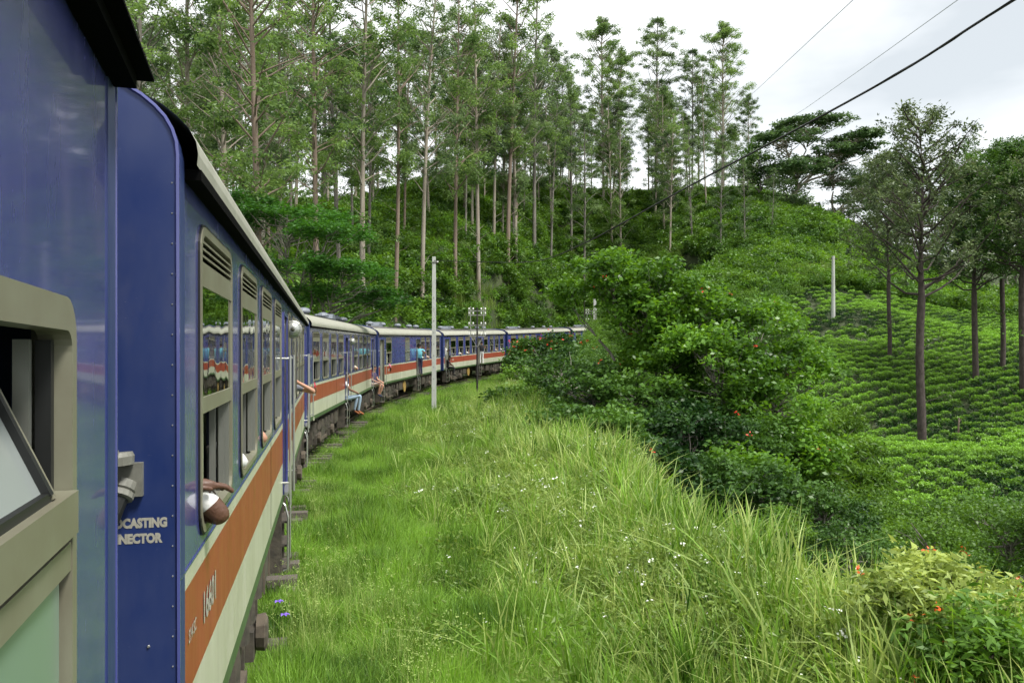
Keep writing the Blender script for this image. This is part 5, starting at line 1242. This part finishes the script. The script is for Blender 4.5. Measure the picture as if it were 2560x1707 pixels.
# 1: folded dark arms with white sleeve on the sill of the first window
J1 = seat_pose(sR=(.24, .02, 1.17), eR=(.395, .04, 1.000), wR=(.20, .20, 1.035), hR=(.13, .26, 1.045), sL=(-.12, .06, 1.19), eL=(-.02, .13, 1.02), wL=(.25, -.04, 1.15), hL=(.35, .03, 1.145),
               nec=(.05, .02, 1.27), jaw=(.05, .06, 1.36), cro=(.05, .05, 1.47), che=(.04, .02, 1.03), bel=(.02, 0, .8))
person('dark-skinned passenger in white resting folded arms on the nearest window sill', ('c', 1, .56, .33, .02), J1, ('dark', 'white', 'navy', 'black'), 0., 1.06, ('R', 'L'), 2, .62, group=PG, fing_dir={'L': (.2, .2, -.95)})
J2 = seat_pose(eR=(.36, .05, 1.02), wR=(.2, .25, 1.03), hR=(.15, .32, 1.03), sR=(.22, 0, 1.14))
person('passenger with a white sleeved elbow in the second window of the near coach', ('c', 1, 2.20, .365, .02), J2, ('fair', 'white', 'grey', 'black'), 0, 1.06, sleeves=1.0, group=PG)
person('passenger with a bare pale elbow in the third window of the near coach', ('c', 1, 3.85, .36, .0), J2, ('fair', 'cream', 'denim', 'black'), 0, 1.06, sleeves=.3, group=PG)
J4 = seat_pose(lean=.25, sR=(.36, .02, 1.10), eR=(.72, .05, 1.00), wR=(.46, -.14, 1.16), hR=(.40, -.18, 1.20), nec=(.30, .0, 1.22), jaw=(.34, -.05, 1.32), cro=(.34, -.04, 1.43), che=(.2, 0, 1.0))
person('passenger in a cap leaning out past the near coach door with one bare bent arm', ('c', 1, 11.6, .45, .05), J4, ('fair', 'grey', 'denim', 'black'), 0, 1.06, ('R',), 1, .4, hat='navy', group=PG)
person('passenger in a magenta headscarf low in the first window of the second coach', ('c', 2, .75, .28, -.06), seat_pose(lean=.12), ('mid', 'red', 'purple', 'black'), 0, 1.02, hat='red', group=PG)
# 6 jeans man sitting in the doorway
J6 = dict(SIT); J6.update(kR=(.17, .50, .20), aR=(.10, .44, -.30), tR=(.20, .60, -.40), kL=(-.10, .46, .16), aL=(-.13, .36, -.30), tL=(-.06, .52, -.40), eR=(.27, .12, .40), wR=(.20, .34, .30), hR=(.17, .42, .26), eL=(-.24, .02, .5), wL=(-.30, .10, .75), hL=(-.31, .10, .82))
person('passenger in pale jeans and brown shoes sitting on a coach doorstep, feet hanging', ('c', 2, 7.40, .10, .0), J6, ('mid', 'white', 'jeans', 'brown'), OUT + .35, 1.12, ('R', 'L'), 1, .5, group=PG)
person('passenger resting a light sleeve on the sill just past that middle door', ('c', 2, 9.9, .28, .02), J2, ('fair', 'cream', 'denim', 'black'), 0, 1.04, group=PG)
J8 = dict(SIT); J8.update(kR=(.10, .44, .16), aR=(.06, .30, -.28), tR=(.10, .46, -.38), kL=(-.12, .46, .12), aL=(-.10, .28, -.30), tL=(-.06, .44, -.40))
person('bare-legged passenger in dark trainers hanging feet from the end door of the second coach', ('c', 2, 16.75, .02, .02), J8, ('fair', 'purple', 'peach', 'navy'), OUT - .4, 1.10, ('R', 'L'), 1, .5, short=True, group=PG)
person('black-haired passenger in a pink top at the small window of the panelled coach', ('c', 3, 2.35, .22, -.08), seat_pose(lean=.1), ('dark', 'pink', 'navy', 'black'), 0, 1.0, group=PG)
J10 = dict(STAND); J10.update(eR=(.30, -.05, 1.2), wR=(.16, -.22, 1.3), hR=(.10, -.26, 1.34), eL=(-.28, .10, 1.20), wL=(-.2, .3, 1.32), hL=(-.2, .34, 1.36), tR=(.14, .16, .03), aR=(.12, .0, .08))
person('man in a turquoise shirt and navy trousers standing in the coach doorway', ('c', 3, 9.55, -.16, .0), J10, ('mid', 'turquoise', 'navy', 'mid'), .35, 1.16, ('R', 'L'), 1, .6, group=PG)
person('person with black hair and purple trousers pressed behind the turquoise-shirted man', ('c', 3, 10.15, .06, .06), J10, ('dark', 'black', 'purple', 'black'), .2, 1.06, group=PG)
for k, s, lab, col, kw in (
    (3, 11.2, 'dim figure with a white sleeve in the window right after the turquoise man', ('dark', 'white', 'navy', 'black'), {}),
    (3, 12.95, 'bald passenger in a peach shirt leaning an elbow out, left of the white pole', ('fair', 'peach', 'grey', 'black'), {}),
    (4, 2.2, 'dark-skinned passenger in the first window of the fourth coach', ('dark', 'grey', 'navy', 'black'), {}),
    (4, 4.05, 'pale passenger in white in the second window of the fourth coach', ('fair', 'white', 'navy', 'black'), {}),
    (4, 5.9, 'passenger in white holding a hand to the face in the third window', ('mid', 'white', 'navy', 'black'), {'eR': (.36, .10, .98), 'wR': (.30, .16, 1.22), 'hR': (.26, .14, 1.30)}),
    (4, 12.9, 'passenger with bare forearms on the sill right of the telegraph pole', ('mid', 'black', 'navy', 'black'), {}),
    (4, 14.6, 'passenger with a raised bare arm in the next-to-last window of the fourth coach', ('fair', 'cream', 'navy', 'black'), {'eR': (.38, .12, 1.0), 'wR': (.34, .02, 1.22), 'hR': (.33, 0, 1.3)}),
    (4, 16.5, 'passenger in the last window of the fourth coach', ('mid', 'white', 'navy', 'black'), {}),
    (5, 1.25, 'brown-faced passenger in peach in the first window of the fifth coach', ('mid', 'peach', 'navy', 'black'), {}),
    (5, 3.0, 'passenger in yellowish clothes in the second window of the fifth coach', ('mid', 'cream', 'navy', 'black'), {}),
    (5, 4.75, 'passenger with a white shirt in the third window of the fifth coach', ('mid', 'white', 'navy', 'black'), {}),
    (5, 6.5, 'passenger with red hair band in the fourth window of the fifth coach', ('mid', 'red', 'navy', 'black'), {}),
    (5, 11.8, 'passenger in white behind the red-flowered bush top', ('mid', 'white', 'navy', 'black'), {}),
    (5, 15.2, 'passenger in pink in the last visible window of the fifth coach', ('mid', 'pink', 'navy', 'black'), {})):
    J = dict(J2); J.update(kw); person(lab, ('c', k, s, .26, .0), J, col, 0, 1.02, group=PG)
J14 = dict(SIT); J14.update(jaw=(0, .20, .74), cro=(0, .22, .85), nec=(0, .12, .66), eR=(.28, .2, .38), wR=(.12, .42, .22), kR=(.24, .46, .14), kL=(-.2, .44, .10), aR=(.30, .42, -.30), aL=(-.2, .34, -.34), tR=(.36, .56, -.36))
person('black-clothed man hunched on the first doorstep of the fourth coach', ('c', 4, .95, .02, .02), J14, ('dark', 'black', 'black', 'black'), OUT + .3, 1.14, (), 1, 1.0, group=PG)
person('standing passenger in black and white at the door above the black-clothed man', ('c', 4, .62, .10, .1), J10, ('dark', 'white', 'black', 'black'), OUT, 1.04, group=PG)
person('man in dark shirt and white trousers hanging at the door behind the telegraph pole', ('c', 4, 9.35, -.18, .0), J10, ('mid', 'black', 'white', 'mid'), .5, 1.14, group=PG)
J22 = dict(J10); J22.update(eR=(.38, .12, 1.42), wR=(.46, .24, 1.68), hR=(.47, .26, 1.78))
person('man in black shirt and jeans at the fifth coach door, one arm raised', ('c', 5, 7.95, -.12, .0), J22, ('mid', 'black', 'denim', 'mid'), OUT + .5, 1.12, group=PG)
xx = (1312 - 1280) / F_PX * 74
person('figure in white standing in the grass beside the track below the fifth coach', ('w', xx, 74, at(1312, 934, 74)[2] - .1), dict(STAND), ('dark', 'white', 'white', 'navy'), -1.9, .92, sleeves=1.6)
